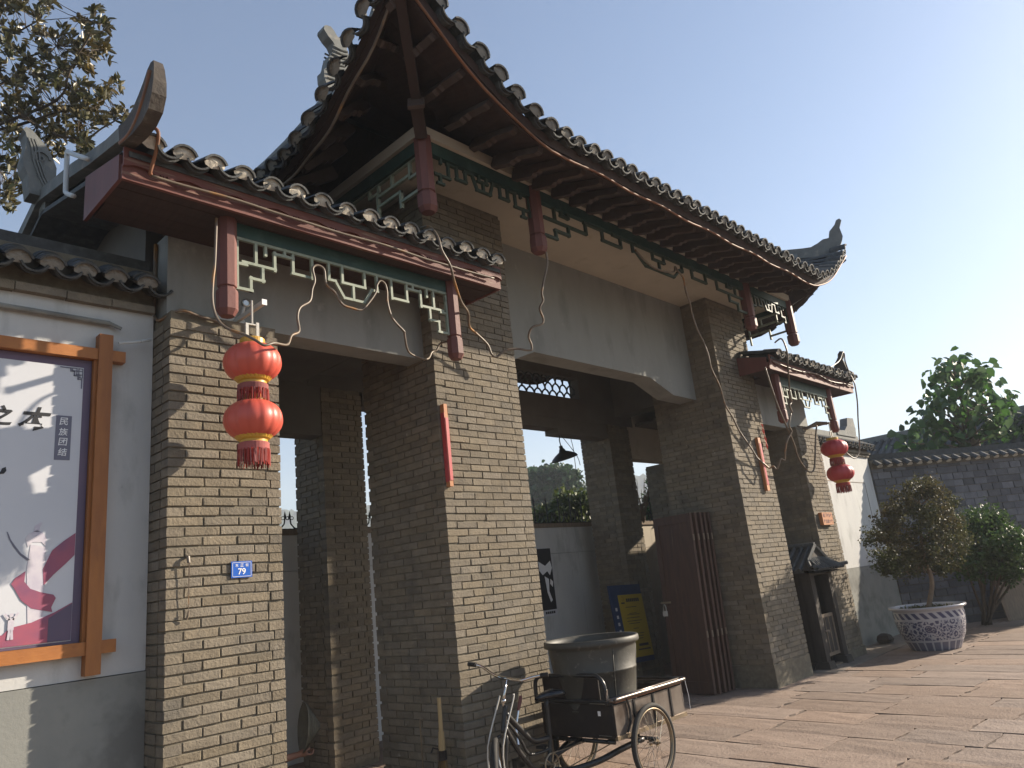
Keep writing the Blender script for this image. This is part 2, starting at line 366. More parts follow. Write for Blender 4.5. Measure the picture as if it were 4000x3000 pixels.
# lintels, beams, ceilings
for nm, args, mt in (
    ('side_lintel', (.03, 2.50, .144, .40, 3.975, 4.64), m_plaster), ('side_lintel', (9.46, 11.66, .144, .40, 3.915, 4.64), m_plaster),
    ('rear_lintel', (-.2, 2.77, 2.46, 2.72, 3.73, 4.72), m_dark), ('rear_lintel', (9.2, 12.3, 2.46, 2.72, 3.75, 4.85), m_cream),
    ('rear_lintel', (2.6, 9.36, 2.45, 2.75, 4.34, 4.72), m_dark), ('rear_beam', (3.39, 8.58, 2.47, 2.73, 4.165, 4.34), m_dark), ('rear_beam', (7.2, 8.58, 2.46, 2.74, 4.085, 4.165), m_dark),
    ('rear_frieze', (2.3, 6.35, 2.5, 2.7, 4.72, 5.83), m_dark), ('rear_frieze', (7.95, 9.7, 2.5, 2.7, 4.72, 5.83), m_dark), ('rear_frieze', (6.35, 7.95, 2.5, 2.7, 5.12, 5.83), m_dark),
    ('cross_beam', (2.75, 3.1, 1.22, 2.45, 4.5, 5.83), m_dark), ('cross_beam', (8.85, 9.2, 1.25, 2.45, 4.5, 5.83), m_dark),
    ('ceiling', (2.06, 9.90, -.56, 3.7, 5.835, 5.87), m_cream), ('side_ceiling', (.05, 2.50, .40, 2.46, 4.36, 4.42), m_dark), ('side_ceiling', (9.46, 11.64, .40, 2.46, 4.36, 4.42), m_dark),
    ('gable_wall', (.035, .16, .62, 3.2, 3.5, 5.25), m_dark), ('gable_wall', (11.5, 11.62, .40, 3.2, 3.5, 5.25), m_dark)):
    MB().bx(*args).build(nm, mt, gate)
# the middle beam with its stepped ends
pb = [(3.665, 5.835), (3.665, 4.262), (4.03, 4.262), (4.53, 4.468), (7.04, 4.468), (7.62, 4.262), (8.28, 4.252), (8.28, 5.835)]
MB().prism(pb, lambda a, b, t: (a, .462 + t, b), .30).build('middle_beam', m_plaster, gate)
# openwork of bent tiles under the rear ceiling
ow = MB()
for r_ in range(3):
    for k in range(9):
        xc = 6.42 + k * .19 + (r_ % 2) * .095; zc = 4.74 + r_ * .13
        ow.tube([(xc + .10 * math.cos(a), 2.6, zc + .125 * math.sin(a)) for a in [math.pi * j / 8 for j in range(9)]], .016, 5)
ow.build('openwork_tile_screen', m_tile, gate, kind='stuff')

# architrave, hanging columns, lattices
def ring_boxes(nm, h0, h1, out, inn, mt):
    w = 3.95; ya, yb = -.61, 3.71
    for args in ((CX - w - out, CX + w + out, ya - out, ya + inn), (CX - w - out, CX + w + out, yb - inn, yb + out)):
        MB().bx(*args, h0, h1).build(nm, mt, gate)
    for sx in (-1, 1):
        xa, xb = sorted((CX + sx * (w + out), CX + sx * (w - inn)))
        MB().bx(xa, xb, ya + inn, yb - inn, h0, h1).build(nm, mt, gate)
ring_boxes('eave_beam', 5.865, 5.975, .07, .06, m_cream)
ring_boxes('architrave_board', 5.735, 5.862, .03, .028, m_green)
def hang_col(x, y, z0, z1, w, zj):
    b = MB(); h = w / 2; c = h * .42
    def oct_(s): 
        return [(-h * s, -c * s), (-c * s, -h * s), (c * s, -h * s), (h * s, -c * s), (h * s, c * s), (c * s, h * s), (-c * s, h * s), (-h * s, c * s)]
    rings = [(z1, .96), (zj + .03, .96), (zj + .022, .80), (zj + .008, .80), (zj, 1.02), (zj - .02, 1.06), (z0 + .045, 1.06), (z0, .70)]
    vs = [(x + a, y + b_, z) for z, s in rings for a, b_ in oct_(s)]; fs = []
    for i in range(len(rings) - 1):
        for k in range(8): fs.append((i * 8 + k, i * 8 + (k + 1) % 8, i * 8 + 8 + (k + 1) % 8, i * 8 + 8 + k))
    fs += [tuple(range(8)), tuple(range(len(vs) - 8, len(vs)))]
    return b.add(vs, fs)
for x in (2.05, 3.57, 8.39, 9.91): hang_col(x, -.61, 5.10, 5.885, .165, 5.28).build('hanging_column', m_redc, gate)
for x in (2.05, 9.91): hang_col(x, 3.71, 5.10, 5.885, .165, 5.28).build('hanging_column', m_redc, gate)
for x in (.27, 2.485): hang_col(x, -.34, 3.83, 4.63, .135, 4.03).build('hanging_column', m_redc, gate)
for x in (9.49, 11.62): hang_col(x, -.34, 3.80, 4.63, .135, 4.0).build('hanging_column', m_redc, gate)
latL = [[(.345,4.45),(.345,4.07)],[(.345,4.272),(.42,4.272)],[(.391,4.292),(.655,4.29)],[(.497,4.46),(.497,4.30)],[(.577,4.47),(.577,4.394)],[(.551,4.285),(.551,4.165)],[(.45,4.172),(.558,4.172)],[(.454,4.178),(.454,4.072)],[(.345,4.072),(.461,4.072)],[(.652,4.433),(.652,4.28)],[(.649,4.425),(.812,4.425)],[(.738,4.479),(.738,4.431)],[(.81,4.452),(.81,4.299)],[(.803,4.296),(.977,4.296)],[(.98,4.47),(.98,4.29)]]
latC = [[(1.136,4.47),(1.136,4.325)],[(1.133,4.322),(1.195,4.322)],[(1.195,4.322),(1.277,4.19)],[(1.277,4.19),(1.37,4.19)],[(1.266,4.47),(1.266,4.325)],[(1.263,4.325),(1.37,4.325)]]
latA = [[(2.255,5.76),(2.255,5.69)],[(2.17,5.553),(2.213,5.553)],[(2.235,5.56),(2.235,5.473)],[(2.2,5.465),(2.27,5.465)],[(2.265,5.553),(2.359,5.553)],[(2.347,5.712),(2.347,5.553)],[(2.336,5.711),(2.455,5.711)],[(2.456,5.714),(2.456,5.586)],[(2.445,5.588),(2.575,5.588)],[(2.57,5.713),(2.57,5.587)],[(2.56,5.711),(2.671,5.711)],[(2.666,5.711),(2.722,5.563)],[(2.714,5.563),(2.81,5.563)],[(2.758,5.755),(2.758,5.675)],[(2.745,5.671),(2.81,5.671)]]
latM = [[(3.905,5.74),(3.905,5.575)],[(3.721,5.573),(4.455,5.573)],[(4.024,5.74),(4.024,5.68)],[(4.015,5.679),(4.148,5.679)],[(4.141,5.74),(4.141,5.675)],[(4.126,5.573),(4.126,5.455)],[(3.88,5.459),(4.126,5.459)],[(3.889,5.462),(3.889,5.354)],[(3.66,5.353),(3.899,5.353)],[(4.458,5.72),(4.458,5.573)],[(4.44,5.717),(4.785,5.717)],[(4.777,5.731),(4.777,5.585)],[(4.768,5.587),(5.14,5.587)],[(5.144,5.744),(5.144,5.588)],
        [(5.40,5.75),(5.40,5.61)],[(5.40,5.62),(5.47,5.62)],[(5.47,5.62),(5.65,5.475)],[(5.65,5.475),(5.98,5.475)],[(5.85,5.76),(5.85,5.625)],[(5.845,5.62),(5.98,5.62)]]
def lattice(lines, y, mid, extra=(), th=.022, dx=0, dz=0, flipx=None, axis='x', x_at=0):
    b = MB()
    allb = list(lines) + [[(2 * mid - a, z) for a, z in l] for l in lines] + list(extra)
    for (a0, z0), (a1, z1) in allb:
        if flipx is not None: a0, a1 = 2 * flipx - a0, 2 * flipx - a1
        d = Vector((a1 - a0, 0, z1 - z0)); L_ = d.length + th; ang = math.atan2(d.z, d.x)
        c = ((a0 + a1) / 2 + dx, y + R.uniform(-.0012, .0012), (z0 + z1) / 2 + dz)
        Mx = Matrix.Translation(c) @ Matrix.Rotation(-ang, 4, 'Y')
        if axis == 'y': Mx = Matrix.Translation((x_at, 0, 0)) @ Matrix.Rotation(math.pi / 2, 4, 'Z') @ Matrix.Translation((0, -y, 0)) @ Mx
        b.box((0, 0, 0), (L_, th * 1.1, th), 0, Mx)
    return b
exL = [[(1.37, 4.325), (1.37, 4.19)], [(.34, 4.478), (2.41, 4.478)]]
lattice(latL + latC, -.34, 1.377, exL).build('lattice_panel', m_lat, gate)
MB().bx(.34, 2.415, -.355, -.325, 4.49, 4.60).build('lattice_rail', m_green, gate)
lattice(latL + latC, -.34, 1.377, exL, dx=9.18, dz=-.03).build('lattice_panel', m_lat, gate)
MB().bx(9.56, 11.55, -.355, -.325, 4.46, 4.60).build('lattice_rail', m_green, gate)
exA = [[(2.81, 5.671), (2.81, 5.563)], [(2.13, 5.72), (2.13, 5.50)], [(3.49, 5.72), (3.49, 5.50)]]
lattice(latA, -.61, 2.81, exA, .026).build('lattice_panel', m_latshade, gate)
lattice(latA, -.61, 2.81, exA, .026, flipx=CX).build('lattice_panel', m_latshade, gate)
lattice(latM, -.61, CX, [[(CX, 5.62), (CX, 5.475)], [(5.0, 5.722), (6.9, 5.722)]], .03).build('lattice_panel', m_latshade, gate)
yl = [[(-.50 + (a - 2.13) * 1.35, z) for a, z in l] for l in latA]
latS = [[(-.53, 5.38), (-.24, 5.38)], [(-.24, 5.38), (-.24, 5.49)], [(-.24, 5.49), (0.12, 5.49)], [(.12, 5.49), (.12, 5.33)], [(.12, 5.60), (-.40, 5.60)], [(-.40, 5.60), (-.40, 5.56)], [(-.40, 5.56), (-.53, 5.56)], [(-.12, 5.60), (-.12, 5.74)], [(.12, 5.60), (.12, 5.49)], [(.1, 5.70), (.1, 5.64)], [(.1, 5.64), (.25, 5.64)], [(-.24, 5.38), (-.24, 5.33)], [(.55, 5.74), (.55, 5.45)], [(.55, 5.60), (.9, 5.60)], [(.9, 5.6), (.9, 5.45)], [(-.53, 5.735), (1.55, 5.735)], [(-.53, 5.735), (-.53, 5.38)], [(-.40, 5.60), (-.40, 5.735)], [(.25, 5.64), (.25, 5.735)], [(.1, 5.64), (.1, 5.60)]]
for xs in (2.05, 9.91):
    lattice(latS, 0, 1.55, (), .028, axis='y', x_at=xs).build('lattice_panel', m_lat, gate)
# ================================================================ roofs
def arc_tile(Rr, a0, a1, zc, th, L_, n=7, drop=0.0):
    """bent tile: arc across x, running back along +y"""
    vs = []; fs = []
    for y in (0, L_):
        for r_ in (Rr, Rr - th):
            for k in range(n + 1):
                a = rad(a0 + (a1 - a0) * k / n); vs.append((r_ * math.cos(a), y, zc + r_ * math.sin(a)))
    m_ = n + 1
    for k in range(n):
        fs += [(k, k + 1, 2 * m_ + k + 1, 2 * m_ + k), (m_ + k, 3 * m_ + k, 3 * m_ + k + 1, m_ + k + 1), (k, m_ + k, m_ + k + 1, k + 1), (2 * m_ + k, 2 * m_ + k + 1, 3 * m_ + k + 1, 3 * m_ + k)]
    for k in (0, n): fs.append((k, 2 * m_ + k, 3 * m_ + k, m_ + k))
    return vs, fs
def cover_mesh(i):
    b = MB(); rr = random.Random(i)
    vs, fs = arc_tile(.098, 26, 154, -.032, .015, .26); b.add(vs, fs, 0)
    n = 9; q = [((.0835 + rr.uniform(-.003, .0)) * math.cos(rad(24 + 132 * k / n)), .024 + rr.uniform(-.004, .006), -.032 + .0835 * math.sin(rad(24 + 132 * k / n))) for k in range(n + 1)]
    q += [(x + rr.uniform(-.004, .004), .024 + rr.uniform(-.004, .006), z + rr.uniform(-.006, .004)) for x, z in ((-.068, -.022), (-.03, -.034), (.03, -.034), (.068, -.022))]
    c = (0, .016 + rr.uniform(-.006, .004), .012)
    k0 = len(q); b.add(q + [c], [(j, (j + 1) % k0, k0) for j in range(k0)], 1)
    return b.mesh('cover_tile', [m_tile, m_lime])
def pan_mesh(i):
    b = MB(); vs, fs = arc_tile(.098, 205, 335, .075, .014, .26); b.add(vs, fs, 0)
    vs, fs = arc_tile(.098, 207, 333, .058, .012, .25); b.add([(x, y + .03, z) for x, y, z in vs], fs, 0)
    return b.mesh('pan_tile', [m_tile])
CT = [cover_mesh(i) for i in range(5)]
CM = []
for me_ in CT:
    q_ = me_.copy(); q_.materials[1] = m_lime2; CM.append(q_); PT = [pan_mesh(0)]
main = MB()
HX, HY, IN, CYR, ZE, ZR = 4.78, 2.98, 1.38, 1.55, 5.78, 1.97
def rise(d, u): return .94 * max(0, 1 - d / 1.75) ** 1.5 * (1 - u) ** 2
def zr(u): return ZE + ZR * (.45 * u + .55 * u * u)
def rp(side, c, u):
    """point of the roof deck; side F/B: c = x - CX, side L/R: c = y - CYR"""
    hw, hh = HX - IN * u, HY * (1 - u)
    if side in 'FB':
        z = zr(u) + rise(hw - abs(c), u); return Vector((CX + c, CYR + (-hh if side == 'F' else hh), z))
    z = zr(u) + rise(hh - abs(c), u); return Vector((CX + (-hw if side == 'L' else hw), CYR + c, z))
NU = [0, .05, .12, .2, .28, .38, .5, .65, .82, 1]
def deck(off):
    b = MB()
    for side in 'FBLR':
        half = lambda u: (HX - IN * u) if side in 'FB' else HY * (1 - u)
        n = 40; vs = []; fs = []
        for u in NU:
            for k in range(n + 1):
                t = -1 + 2 * k / n; p = rp(side, half(u) * t, u); vs.append((p.x, p.y, p.z + off))
        for i in range(len(NU) - 1):
            for k in range(n): fs.append((i * (n + 1) + k, i * (n + 1) + k + 1, (i + 1) * (n + 1) + k + 1, (i + 1) * (n + 1) + k))
        b.add(vs, fs)
    return b
roof = deck(0).build('main_roof', m_tile, gate)
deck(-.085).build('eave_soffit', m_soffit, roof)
def eframe(side, c, back=0.0, up=0.0):
    half = HX if side in 'FB' else HY
    p = rp(side, c, 0); t = (rp(side, min(c + .05, half), 0) - rp(side, max(c - .05, -half), 0)).normalized()
    q = rp(side, c * .985, .07) - rp(side, c * .985, .0); q = Vector((0, q.y, q.z)) if side in 'FB' else Vector((q.x, 0, q.z))
    s = (q - q.dot(t) * t).normalized(); n = t.cross(s)
    if n.z < 0: t = -t; n = -n
    return frame(p + s * back + n * up, t, s, n)
for side in 'FLR':
    half = HX if side in 'FB' else HY
    n = round(2 * half / .217); st = 2 * half / n
    for k in range(n):
        c = -half + st * (k + .5) + R.uniform(-.008, .008)
        M_ = eframe(side, c, -.115 + R.uniform(-.012, .012), .075 + R.uniform(-.006, .006)) @ Matrix.Rotation(R.uniform(-.05, .05), 4, 'Y') @ Matrix.Rotation(R.uniform(-.04, .04), 4, 'Z')
        O('cover_tile', CM[R.randrange(5)], roof, M_)
        if k < n - 1: O('pan_tile', PT[0], roof, eframe(side, c + st / 2, -.10 + R.uniform(-.012, .012), .03 + R.uniform(-.006, .006)) @ Matrix.Rotation(R.uniform(-.05, .05), 4, 'Y'))
# the courses above the eave
rows = MB()
for side in 'FBLR':
    half = HX if side in 'FB' else HY; n = round(2 * half / .217); st = 2 * half / n
    for k in range(n):
        c = -half + st * (k + .5)
        um = min(1, (HX - abs(c)) / IN) if side in 'FB' else 1 - abs(c) / HY
        if um < .08: continue
        us = [.03 + (um - .03) * j / 7 for j in range(8)]; vs = []; fs = []
        for u in us:
            p = rp(side, c, u)
            for j in range(6):
                a = rad(15 + 150 * j / 5); o = (math.cos(a) * .088, .04 + .088 * math.sin(a))
                vs.append((p.x + (o[0] if side in 'FB' else 0), p.y + (o[0] if side in 'LR' else 0), p.z + o[1]))
        for i in range(7):
            for j in range(5): fs.append((i * 6 + j, i * 6 + j + 1, i * 6 + 7 + j, i * 6 + 6 + j))
        rows.add(vs, fs)
rows.build('tile_courses', m_tile, roof, kind='stuff')
# eave boards, rafters, hip beams
for side in 'FBLR':
    half = HX if side in 'FB' else HY; n = 48; b = MB(); vs = []; fs = []
    for k in range(n + 1):
        c = -half + 2 * half * k / n; M_ = eframe(side, c)
        for y, z in ((-.012, -.11), (.02, -.11), (.02, .012), (-.012, .012)): vs.append(M_ @ Vector((0, y, z)))
    for k in range(n):
        for j in range(4): fs.append((k * 4 + j, k * 4 + (j + 1) % 4, k * 4 + 4 + (j + 1) % 4, k * 4 + 4 + j))
    b.add(vs, fs).build('eave_board', m_soffit, roof)
raf = [(.05, 0), (.05, -.055), (.09, -.07), (.34, -.07), (.365, -.095), (.41, -.095), (.435, -.125), (.70, -.13), (.72, -.11), (.72, 0)]
rm = MB().prism(raf, lambda a, b_, t: (t - .032, a, b_), .064).mesh('rafter', m_rafter)
for side in 'FLRB':
    half = HX if side in 'FB' else HY; n = round(2 * half / .31)
    for k in range(n):
        c = -half + 2 * half / n * (k + .5); d = half - abs(c)
        M_ = eframe(side, c, 0, -.088); sc = min(1, max(.25, d / .80))
        O('rafter', rm, roof, M_ @ Matrix.Diagonal((1, sc if sc < 1 else 1, 1, 1)))
fin = [(0.817,6.765),(0.715,6.70),(0.506,6.67),(0.359,6.66),(0.247,6.66),(0.127,6.66),(0.034,6.739),(-0.037,6.862),(-0.058,6.927),(-0.04,7.092),(-0.097,7.22),(-0.068,7.264),(-0.013,7.243),(0.029,7.165),(0.132,7.068),(0.164,6.951),(0.263,6.951),(0.365,6.898),(0.481,6.857),(0.615,6.87),(0.949,6.92)]
fin = [(a, z + .03) for a, z in fin]
for sx in (-1, 1):
    for sy in (-1, 1):
        c0 = Vector((CX + sx * HX, CYR + sy * HY, 0)); hd = Vector((-sx * IN, -sy * HY, 0)).normalized(); pn = Vector((-hd.y, hd.x, 0))
        MB().prism(fin, lambda a, z, t: c0 + hd * a + pn * (t - .065) + Vector((0, 0, z)), .13).build('hip_ridge_tip', m_ridge, roof)
        pts = [rp('F' if sy < 0 else 'B', sx * (HX - IN * u), u) + Vector((0, 0, .14)) for u in [.22, .3, .4, .5, .6, .7, .8, .9, 1]]
        MB().tube(pts, .12, 8).build('hip_ridge', m_ridge, roof)
        a = Vector((CX + sx * 3.93, CYR + sy * 2.16, 5.95)); e = c0 + Vector((0, 0, 6.60)); di = (e - a).normalized()
        sd_ = di.cross(Vector((0, 0, 1))).normalized(); up = sd_.cross(di)
        M_ = frame(a, sd_, di, up); L_ = (e - a).length
        b = MB().box((0, L_ * .5, -.03), (.085, L_ * .96, .10), 0, M_).box((0, L_ * .13, -.125), (.11, L_ * .22, .10), 0, M_)
        b.build('hip_beam', m_hip, roof)
        MB().box((0, L_ * .255, -.13), (.15, .035, .15), 0, M_).build('beam_end_block', m_rafter, roof)
MB().bx(2.55, 9.41, CYR - .11, CYR + .11, 7.62, 7.98).build('main_ridge', m_ridge, roof)
ornM = [(2.428,7.9),(2.381,8.014),(2.38,8.133),(2.422,8.177),(2.443,8.247),(2.471,8.371),(2.504,8.436),(2.577,8.479),(2.574,8.545),(2.536,8.624),(2.467,8.675),(2.406,8.753),(2.414,8.807),(2.451,8.833),(2.511,8.847),(2.557,8.81),(2.602,8.746),(2.65,8.734),(2.658,8.789),(2.691,8.832),(2.754,8.859),(2.796,8.824),(2.792,8.759),(2.744,8.671),(2.735,8.616),(2.762,8.542),(2.788,8.469),(2.82,8.35),(2.95,8.15),(3.05,7.9)]
def carved(poly, to3, d, name, parent, bands):
    """an ornament: outline with raised scale ribs across it"""
    b = MB().prism(poly, to3, d)
    for (a0, z0), (a1, z1) in bands:
        for t in (-.012, d + .012): b.tube([to3(a0, z0, t), to3((a0 + a1) / 2, (z0 + z1) / 2 - .012, t), to3(a1, z1, t)], .013, 5)
    return b.build(name, m_ridge, parent)
bd = [((2.42 + .012 * k, 8.03 + .065 * k), (2.66 + .01 * k, 8.09 + .06 * k)) for k in range(9)]
carved(ornM, lambda a, z, t: (a, CYR - .08 + t, z), .16, 'ridge_ornament', roof, bd)
carved([(2 * CX - a, z) for a, z in ornM][::-1], lambda a, z, t: (a, CYR - .08 + t, z), .16, 'ridge_ornament', roof, [((2 * CX - a, b_), (2 * CX - c, d)) for (a, b_), (c, d) in bd])

# ---------------------------------------------------------------- side roofs
ornL = [(-1.045,5.13),(-1.06,5.02),(-1.05,4.93),(-1.0,4.84),(-.90,4.80),(-.74,4.80),(-.50,4.84),(-.45,5.02),(-.60,4.985),(-.72,5.01),(-.80,5.06),(-.87,5.12),(-.92,5.18),(-.97,5.205),(-1.02,5.19)]
ornB = [(-0.429,5.40),(-0.43,5.709),(-0.468,5.807),(-0.521,5.899),(-0.592,5.972),(-0.632,6.012),(-0.68,6.03),(-0.701,5.996),(-0.681,5.973),(-0.664,5.906),(-0.673,5.828),(-0.69,5.724),(-0.676,5.644),(-0.645,5.582),(-0.62,5.40)]
def zs(y): return 4.80 + .25 * (min(y, 2 * 1.55 - y) + .5)
def side_roof(x0, x1, clip, mir):
    """x0..x1 along the eave; columns beyond clip stop at the tall pier; mir: mirrored end ornament"""
    b = MB()
    def slab(a0, a1, ya, yb, z_, th):
        b.add([(a0, ya, zs(ya) + z_), (a1, ya, zs(ya) + z_), (a1, yb, zs(yb) + z_), (a0, yb, zs(yb) + z_)] + [(a0, ya, zs(ya) + z_ - th), (a1, ya, zs(ya) + z_ - th), (a1, yb, zs(yb) + z_ - th), (a0, yb, zs(yb) + z_ - th)],
              [(0, 1, 2, 3), (7, 6, 5, 4), (0, 4, 5, 1), (1, 5, 6, 2), (2, 6, 7, 3), (3, 7, 4, 0)])
    lo, hi = (x0, clip) if not mir else (clip, x1)
    slab(lo, hi, -.56, 1.55, 0, .04); slab(lo, hi, 1.5501, 3.6, 0, .04)
    if not mir: slab(clip + .001, x1, -.56, -.006, 0, .04)
    else: slab(x0, clip - .001, -.56, -.006, 0, .04)
    r_ = b.build('side_roof', m_tile, gate)
    n = round((x1 - x0) / .2185); st = (x1 - x0) / n; rw = MB()
    for k in range(n):
        xc = x0 + st * (k + .5) + R.uniform(-.01, .01)
        M_ = Matrix.Translation((xc, -.67 + R.uniform(-.015, .015), zs(-.67) + .065 + R.uniform(-.008, .008))) @ Matrix.Rotation(math.atan(.25), 4, 'X') @ Matrix.Rotation(R.uniform(-.08, .08), 4, 'Y') @ Matrix.Rotation(R.uniform(-.08, .08), 4, 'Z')
        O('cover_tile', CT[R.randrange(5)], r_, M_)
        if k < n - 1: O('pan_tile', PT[0], r_, Matrix.Translation((xc + st / 2, -.655 + R.uniform(-.015, .015), zs(-.655) + .022 + R.uniform(-.006, .006))) @ Matrix.Rotation(math.atan(.25), 4, 'X') @ Matrix.Rotation(R.uniform(-.06, .06), 4, 'Y'))
        yend = 3.6 if lo - .02 < xc < hi + .02 else -.02
        ys = [-.55, 1.55, yend] if yend > 2 else [-.55, yend]
        vs = []; fs = []
        for y in ys:
            for j in range(6):
                a = rad(15 + 150 * j / 5); vs.append((xc + .088 * math.cos(a), y, zs(y) + .035 + .088 * math.sin(a)))
        for i in range(len(ys) - 1):
            for j in range(5): fs.append((i * 6 + j, i * 6 + j + 1, i * 6 + 7 + j, i * 6 + 6 + j))
        rw.add(vs, fs)
    rw.build('tile_courses', m_tile, r_, kind='stuff')
    MB().bx(lo, hi, 1.46, 1.64, 5.29, 5.50).build('ridge', m_ridge, r_)
    xo = x0 - .05 if not mir else x1 - .05
    band = [(-.60, 4.90), (-.5, 4.89), (.15, 5.035), (.6, 5.155), (1.56, 5.385), (1.56, 5.49), (.584, 5.27), (.156, 5.145), (-.2, 5.05), (-.5, 5.0)]
    if not mir: tip = ornL
    else: tip = [(-.62, 4.88), (-.10, 4.98), (-.16, 5.06), (-.30, 5.06), (-.27, 5.12), (-.33, 5.24), (-.40, 5.33), (-.41, 5.39), (-.46, 5.44), (-.52, 5.42), (-.515, 5.35), (-.475, 5.27), (-.50, 5.16), (-.52, 5.06), (-.60, 4.98)]
    for f in (lambda y: y, lambda y: 3.1 - y):
        MB().prism(band, lambda a, z, t: (xo + .01 + t, f(a), z), .08).build('verge_ridge', m_ridge, r_)
        v = MB(); n = len(tip)
        hwid = lambda z: .045 - .02 * min(1, max(0, (z - 4.95) / .3))
        v.add([(xo + .05 - hwid(z), f(a), z) for a, z in tip] + [(xo + .05 + hwid(z), f(a), z) for a, z in tip], [tuple(range(n))[::-1], tuple(range(n, 2 * n))] + [(k, (k + 1) % n, n + (k + 1) % n, n + k) for k in range(n)])
        tp_ = v.build('verge_ridge_tip', m_tip, r_)
        if not mir:
            for q in (.012, .088): MB().tube(crm([(xo + q, f(a), z) for a, z in ((-.50, 4.86), (-.66, 4.84), (-.80, 4.88), (-.93, 5.0), (-1.0, 5.12))], 4), .017, 7).build('edge_rope', m_rust, tp_, True)
    if not mir:
        o_ = MB().prism(ornB, lambda a, z, t: (a, 1.46 + t, z), .18)
        sp = [(-.56 + .075 * math.cos(a) * (1 - a / 9), 5.76 + .075 * math.sin(a) * (1 - a / 9)) for a in [.5 * k for k in range(16)]]
        for off in (0, .025, .05): o_.tube([(a, 1.452, z) for a, z in [(-.66 + off, 5.93), (-.63 + off, 5.85), (-.61 + off, 5.72), (-.56 + off, 5.58), (-.5 + off, 5.46)]], .009, 4)
        o_.tube([(a, 1.452, z) for a, z in sp], .010, 4)
        o_.build('ridge_end_ornament', m_ridge, r_)
    # boards under the eave
    xa, xb = x0 - .03, x1 + .02
    MB().bx(xa, xb, -.525, -.495, 4.588, 4.70).build('fascia_board', m_red, r_)
    pr = .335; n = int((xb - xa) / pr) + 1; low = []
    for k in range(n):
        s = xa + k * pr
        low += [(s + pr * t, 4.674 + .026 * math.sin(math.pi * t / .62)) for t in (0, .1, .2, .31, .42, .52, .62)] + [(s + pr * t, z) for t, z in ((.66, 4.67), (.715, 4.69), (.72, 4.665), (.775, 4.69), (.78, 4.665), (.84, 4.69), (.85, 4.672))]
    low = [q for q in low if q[0] < xb] + [(xb, 4.672)]
    MB().prism(low + [(xb, 4.815), (xa, 4.815)], lambda a, z, t: (a, -.548 + t, z), .02).build('scalloped_board', m_red, r_)
    for k in range(5):
        ya = -.493 + k * .126
        a_, b_ = (xa, xb) if ya + .121 < 0 else (max(xa, lo), min(xb, hi))
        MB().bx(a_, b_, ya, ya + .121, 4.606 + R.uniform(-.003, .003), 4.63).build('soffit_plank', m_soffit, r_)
    for xe in ((xa, xb) if not mir else (xb, xa)):
        ye = .21 if (xe == xa) != mir else -.01
        pe = [(-.493, 4.59), (ye, 4.60), (ye, 4.78 + .25 * (ye + .5)), (-.493, 4.78)]
        MB().prism(pe, lambda a, z, t: (xe - .012 + t, a, z), .024).build('end_board', m_redc, r_)
    return r_
sideL = side_roof(-.50, 2.98, 2.49, False)
sideR = side_roof(8.98, 12.46, 9.47, True)
# ================================================================ text and flat print
def text(s, x, z, h, y, m_, parent, name='lettering', bold=0, rot=0, zshear=0):
    """upright lettering in the plane y, centred on x, z; facing -y"""
    c = bpy.data.curves.new(name, 'FONT'); c.body = s; c.size = 1; c.align_x = 'CENTER'; c.align_y = 'CENTER'; c.offset = bold; c.extrude = 0
    o = bpy.data.objects.new(name, c); COL.objects.link(o)
    bpy.context.view_layer.update()
    me = bpy.data.meshes.new_from_object(o.evaluated_get(bpy.context.evaluated_depsgraph_get()))
    bpy.data.objects.remove(o); bpy.data.curves.remove(c)
    me.name = name; me.materials.clear(); me.materials.append(m_)
    xs = [v.co.x for v in me.vertices]; ys = [v.co.y for v in me.vertices]
    if not xs: return None
    k = h / max(1e-6, max(ys) - min(ys)); cx_, cy_ = (max(xs) + min(xs)) / 2, (max(ys) + min(ys)) / 2
    for v in me.vertices:
        a, b = (v.co.x - cx_) * k, (v.co.y - cy_) * k; a += b * zshear
        a, b = a * math.cos(rot) - b * math.sin(rot), a * math.sin(rot) + b * math.cos(rot)
        v.co = (x + a, y, z + b)
    return O(name, me, parent)
def flat(polys, y, m_, name, parent):
    b = MB()
    for p in polys: b.prism(p, lambda a, z, t: (a, y + t, z), .0015)
    return b.build(name, m_, parent)
def rect(x0, x1, z0, z1): return [(x0, z0), (x1, z0), (x1, z1), (x0, z1)]

# ================================================================ the white wall left of the gate
YW = .31
wl_ = T('white_wall', 'white plastered boundary wall with cement plinth and dark tiled coping, left of the gate', 'wall', (-2.5, .5, 0))
MB().bx(-6, -.002, YW, YW + .30, 1.455, 4.04).build('wall_face', m_white, wl_)
MB().bx(-6, -.002, YW - .012, YW + .30, -.06, 1.45).build('plinth', m_plinth, wl_)
cb = MB(); x = -6.0
while x < -.02:
    w = min(.30 + R.uniform(-.02, .02), -.008 - x); cb = MB().bx(x, x + w - .006, YW - .055 + R.uniform(-.004, .004), YW + .3, 4.0 + R.uniform(-.003, .003), 4.058)
    if x > -1.6: cb.build('coping_brick', m_brick, wl_)
    x += w
MB().bx(-6, -.01, YW + .0, YW + .3, 4.045, 4.36).build('coping_core', m_mortar, wl_)
MB().bx(-6, -.01, YW + .06, YW + .24, 4.36, 4.47).build('coping_ridge', m_tile, wl_)
MB().bx(-6, -.01, YW + .03, YW + .27, 4.335, 4.375).build('coping_ridge_band', m_plaster, wl_)
